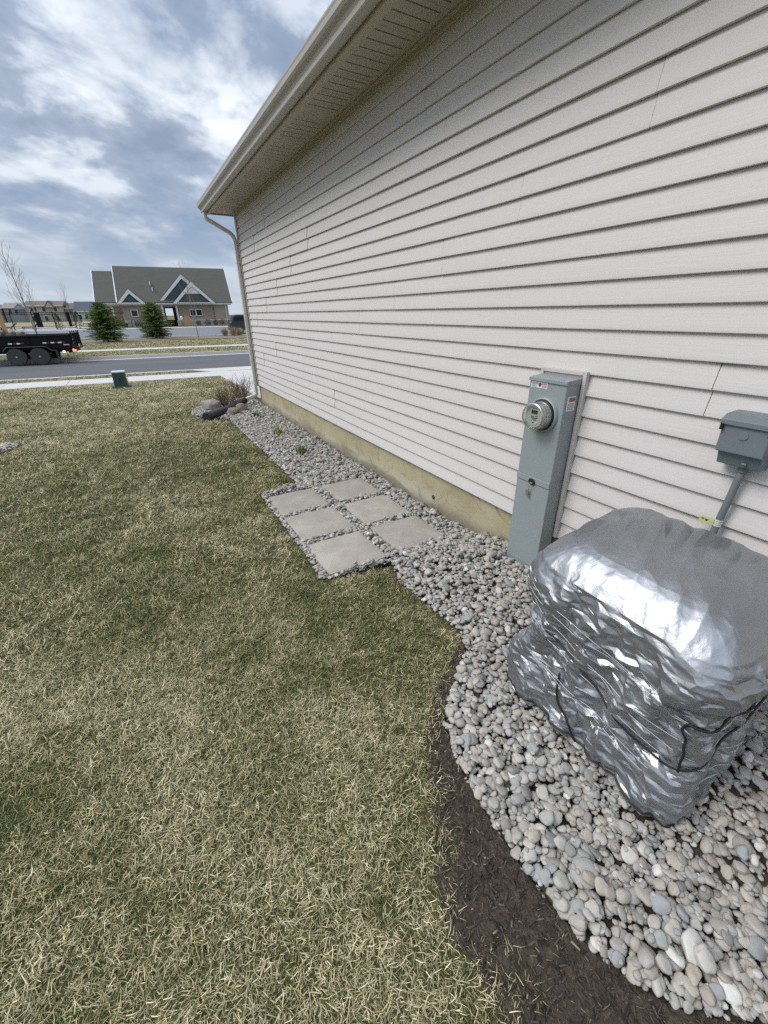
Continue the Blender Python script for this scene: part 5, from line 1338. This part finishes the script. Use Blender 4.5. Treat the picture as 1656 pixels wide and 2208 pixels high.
# parked SUV
sv = thing('parked_suv', 'dark grey car parked in the lot beside the house corner', 'car', (6.35, 43.9, .02), RZ)
b_ = MB(); b_.extrude([(0, .35), (.02, .95), (.18, 1.02), (.45, 1.60), (.75, 1.68), (2.6, 1.68), (3.3, 1.12), (4.3, 1.0), (4.5, .8), (4.5, .35)], 0, 1.85, 'y'); b_.build('body', M['suv'], sv, bevel=.07)
b_ = MB(); b_.extrude([(.42, 1.12), (.60, 1.52), (1.45, 1.56), (1.45, 1.12)], -.006, .01, 'y'); b_.build('side_window', M['pane'], sv)
b_ = MB(); b_.extrude([(1.53, 1.12), (1.53, 1.56), (2.55, 1.56), (3.05, 1.12)], -.006, .01, 'y'); b_.build('side_window', M['pane'], sv)
for x in (.9, 3.55):
    for y in (.08, 1.77):
        wv_ = MB().lathe([(-.11, .20), (-.11, .33), (-.07, .36), (.07, .36), (.11, .33), (.11, .20)], (x, y, .36), 'y', 24).build('wheel', M['rubber'], sv, 'auto')
        MB().lathe([(-.115, .20), (-.09, .05)], (x, y, .36), 'y', 16).build('rim', M['steel'], wv_, 'auto')
MB().box(-.01, .06, .10, .35, .80, 1.02).build('tail_light', M['tape_r'], sv); MB().box(-.04, .1, .05, 1.8, .35, .55).build('bumper', M['black'], sv, bevel=.04)
# ornamental grass, arborvitae, black fence, post
def tuft_plant(loc, h, n, seed, label, group, matr=None):
    rr = random.Random(seed); qs = []
    for i in range(n):
        a = rr.uniform(0, 6.283); ln = rr.uniform(.05, .75); d = Vector((math.cos(a)*ln, math.sin(a)*ln, 1)).normalized()
        qs.append((Vector((rr.gauss(0, .10), rr.gauss(0, .10), -.02)), d, Vector((-math.sin(a), math.cos(a), 0))*.014, h*rr.uniform(.6, 1.1), rr.random()))
    o = tag(leaf_cloud('ornamental_grass', qs, matr or M['tan_grass']), label, 'grass clump', group); o.location = loc; return o
for i, (x, y, h) in enumerate(((5.35, 41.3, .75), (5.95, 40.7, .85), (6.5, 41.1, .7), (7.2, 40.0, .8))):
    tuft_plant((x, y, .03), h, 260, 60+i, 'tan dry ornamental grass clump in the planting strip by the parked car', 'dry grass clumps near the car')
for i, (x, y, h) in enumerate(((-10.9, 47.6, .9), (-10.2, 47.2, .8), (-9.75, 47.9, .7), (-11.6, 48.2, .9))):
    tuft_plant((x, y, .05), h, 300, 70+i, 'brown dormant grass clump beyond the trailer load bed', 'dry grass clumps past the trailer', M['dead_shrub'])
cloud_bush('arborvitae', (-6.9, 66.2, .2), .62, 2.0, 620, M['cedar'], 80, 'conical dark green arborvitae at the end of the black fence', 'evergreen', cone=True)
cloud_bush('arborvitae', (-8.9, 66.3, .2), .55, 1.8, 560, M['cedar_brown'], 81, 'browned conical arborvitae in front of the black fence', 'evergreen', cone=True)
fn = thing('pool_fence', 'black metal fence with square posts round the pool deck', 'fence', (0, 66.9, .2), RZ)
for z in (.25, 1.75, 1.95): MB().box(-26, -7.3, -.025, .025, z-.03, z+.03).build('rail', M['black_paint'], fn)
for i in range(10): MB().box(-26+2.07*i-.04, -26+2.07*i+.04, -.04, .04, -.3, 2.05).build('post', M['black_paint'], fn)
pk = MB()
for i in range(170): pk.box(-26+.11*i-.011, -26+.11*i+.011, -.011, .011, .10, 1.92)
struct(pk.build('pickets', M['black_paint'], fn), 'stuff')
for i, (x, w_) in enumerate(((-11.0, .60), (-7.9, .30))): MB().box(x-w_/2, x+w_/2, -.10, -.03, .35, 1.95).build('gate_screen', M['black_paint'], fn)
for i in range(2):
    lo = thing('pool_lounger', ['dark low pool lounger on the pale deck, beside the black gate screen', 'dark low pool lounger on the pale deck, away from the gate screen'][i], 'lounger', (-12.2-2.2*i, 70.2, .25), RZ)
    MB().box(-.9, .3, -.3, .3, .25, .33).build('seat', M['black'], lo, bevel=.02); b_ = MB(); b_.extrude([(.3, .25), (.9, .75), (.86, .80), (.28, .33)], -.3, .3, 'y'); b_.build('backrest', M['black'], lo)
    for x in (-.8, .2):
        for y in (-.25, .25): MB().box(x-.03, x+.03, y-.03, y+.03, -.03, .26).build('leg', M['black'], lo)
wp = thing('wooden_post', 'tall tan wooden post on the lot edge left of the bare tree', 'post', (-12.1, 55.2, .1), RZ)
b_ = MB(); b_.add([(-.14, -.1, 0), (.14, -.1, 0), (.14, .1, 0), (-.14, .1, 0), (-.42, -.12, 3.0), (.02, -.12, 3.0), (.02, .12, 3.0), (-.42, .12, 3.0)], [(0, 3, 2, 1), (4, 5, 6, 7), (0, 1, 5, 4), (1, 2, 6, 5), (2, 3, 7, 6), (3, 0, 4, 7)]); b_.build('shaft', M['wood'], wp, bevel=.02)
MB().box(-.25, .25, -.2, .2, -.1, .25).build('footing', M['wood'], wp, bevel=.03)

# ------------------------------------------------------------------ far houses
def far_house(x, y, w_, d_, hw_, hr, wallm, roofm, label, wins, gables=(), cat='house', axis='x'):
    t_ = thing('distant_house', label, cat, (x, y, .2), RZ)
    MB().box(0, w_, 0, d_, -.4, hw_).build('wall', wallm, t_)
    b_ = MB()
    if axis == 'x': b_.extrude([(-.5, hw_-.02), (d_+.5, hw_-.02), (d_/2, hr)], -.4, w_+.4, 'x')
    else: b_.extrude([(-.4, hw_-.02), (w_+.4, hw_-.02), (w_/2, hr)], -.4, d_+.4, 'y')
    rf = b_.build('roof', roofm, t_)
    MB().box(-.42, w_+.42, -.56, -.44, hw_-.14, hw_+.08).build('eave_board', M['cwhite'], rf)
    for (wx, wz) in wins:
        f_ = MB().box(wx-.5, wx+.5, -.06, .02, wz-.75, wz+.75).build('window', M['cwhite'], t_)
        MB().box(wx-.40, wx+.40, -.08, -.062, wz-.65, wz+.65).build('pane', M['pane'], f_)
    for (gx0, gw, gh) in gables:
        b_ = MB(); b_.extrude([(gx0-gw/2, hw_-.5), (gx0+gw/2, hw_-.5), (gx0, hw_-.5+gh)], -.7, d_/2, 'y'); gg = b_.build('gable', roofm, t_)
        b_ = MB(); b_.extrude([(gx0-gw/2+.4, hw_-.45), (gx0+gw/2-.4, hw_-.45), (gx0, hw_-.5+gh-.45)], -.76, -.702, 'y'); b_.build('gable_face', wallm, gg)
    return t_
m_tan = mat('far_tan_siding', (.40, .375, .34), .8); m_grey = mat('far_grey_siding', (.30, .33, .36), .8); m_pale = mat('far_pale_siding', (.50, .50, .49), .8); m_pink = mat('far_pink_siding', (.44, .36, .31), .8)
r_br = mat('far_brown_roof', (.135, .105, .095), .9); r_gr = mat('far_grey_roof', (.20, .185, .175), .9); r_nv = mat('far_slate_roof', (.060, .073, .095), .9)
far_house(-41.5, 172, 9.2, 9, 3.7, 6.1, m_pink, r_br, 'pinkish tan house at the far end of the row behind the fence', [(7.5, 2.6)], axis='y')
far_house(-31.8, 172, 6.2, 9, 3.9, 5.3, m_grey, r_gr, 'grey distant house with a low front gable behind the fence', [(1.5, 2.9), (2.9, 2.9)], [(4.0, 3.4, 1.5)])
far_house(-26.2, 170, 9.0, 9, 4.35, 5.75, m_tan, r_br, 'large tan two storey house with brown roof behind the fence', [(1.3, 3.4), (2.2, 3.4), (4.3, 3.4), (7.2, 3.4), (1.4, .9), (4.3, .9), (7.2, .9)], [(6.0, 2.8, 1.9)])
far_house(-17.0, 171, 2.4, 8, 3.7, 5.2, m_tan, r_br, 'narrow brown roofed wing house beside the large tan house', [(1.2, 2.6)])
far_house(-14.2, 168, 6.2, 9, 2.75, 5.55, m_pale, r_nv, 'pale house under a tall dark slate roof behind the arborvitae', [(1.0, 1.2), (2.6, 1.2), (4.2, 1.2)])
far_house(-8.0, 169, 4.9, 9, 2.7, 5.0, m_pale, r_nv, 'pale house under a lower dark slate roof beside the clubhouse wing', [(1.2, 1.2), (3.0, 1.2)])
far_house(24.0, 96, 12, 10, 2.7, 4.9, m_grey, r_gr, 'grey roofed house beyond the clubhouse at the house corner', [(1.5, 1.4), (4.5, 1.4)], [(2.5, 3.6, 1.9)])
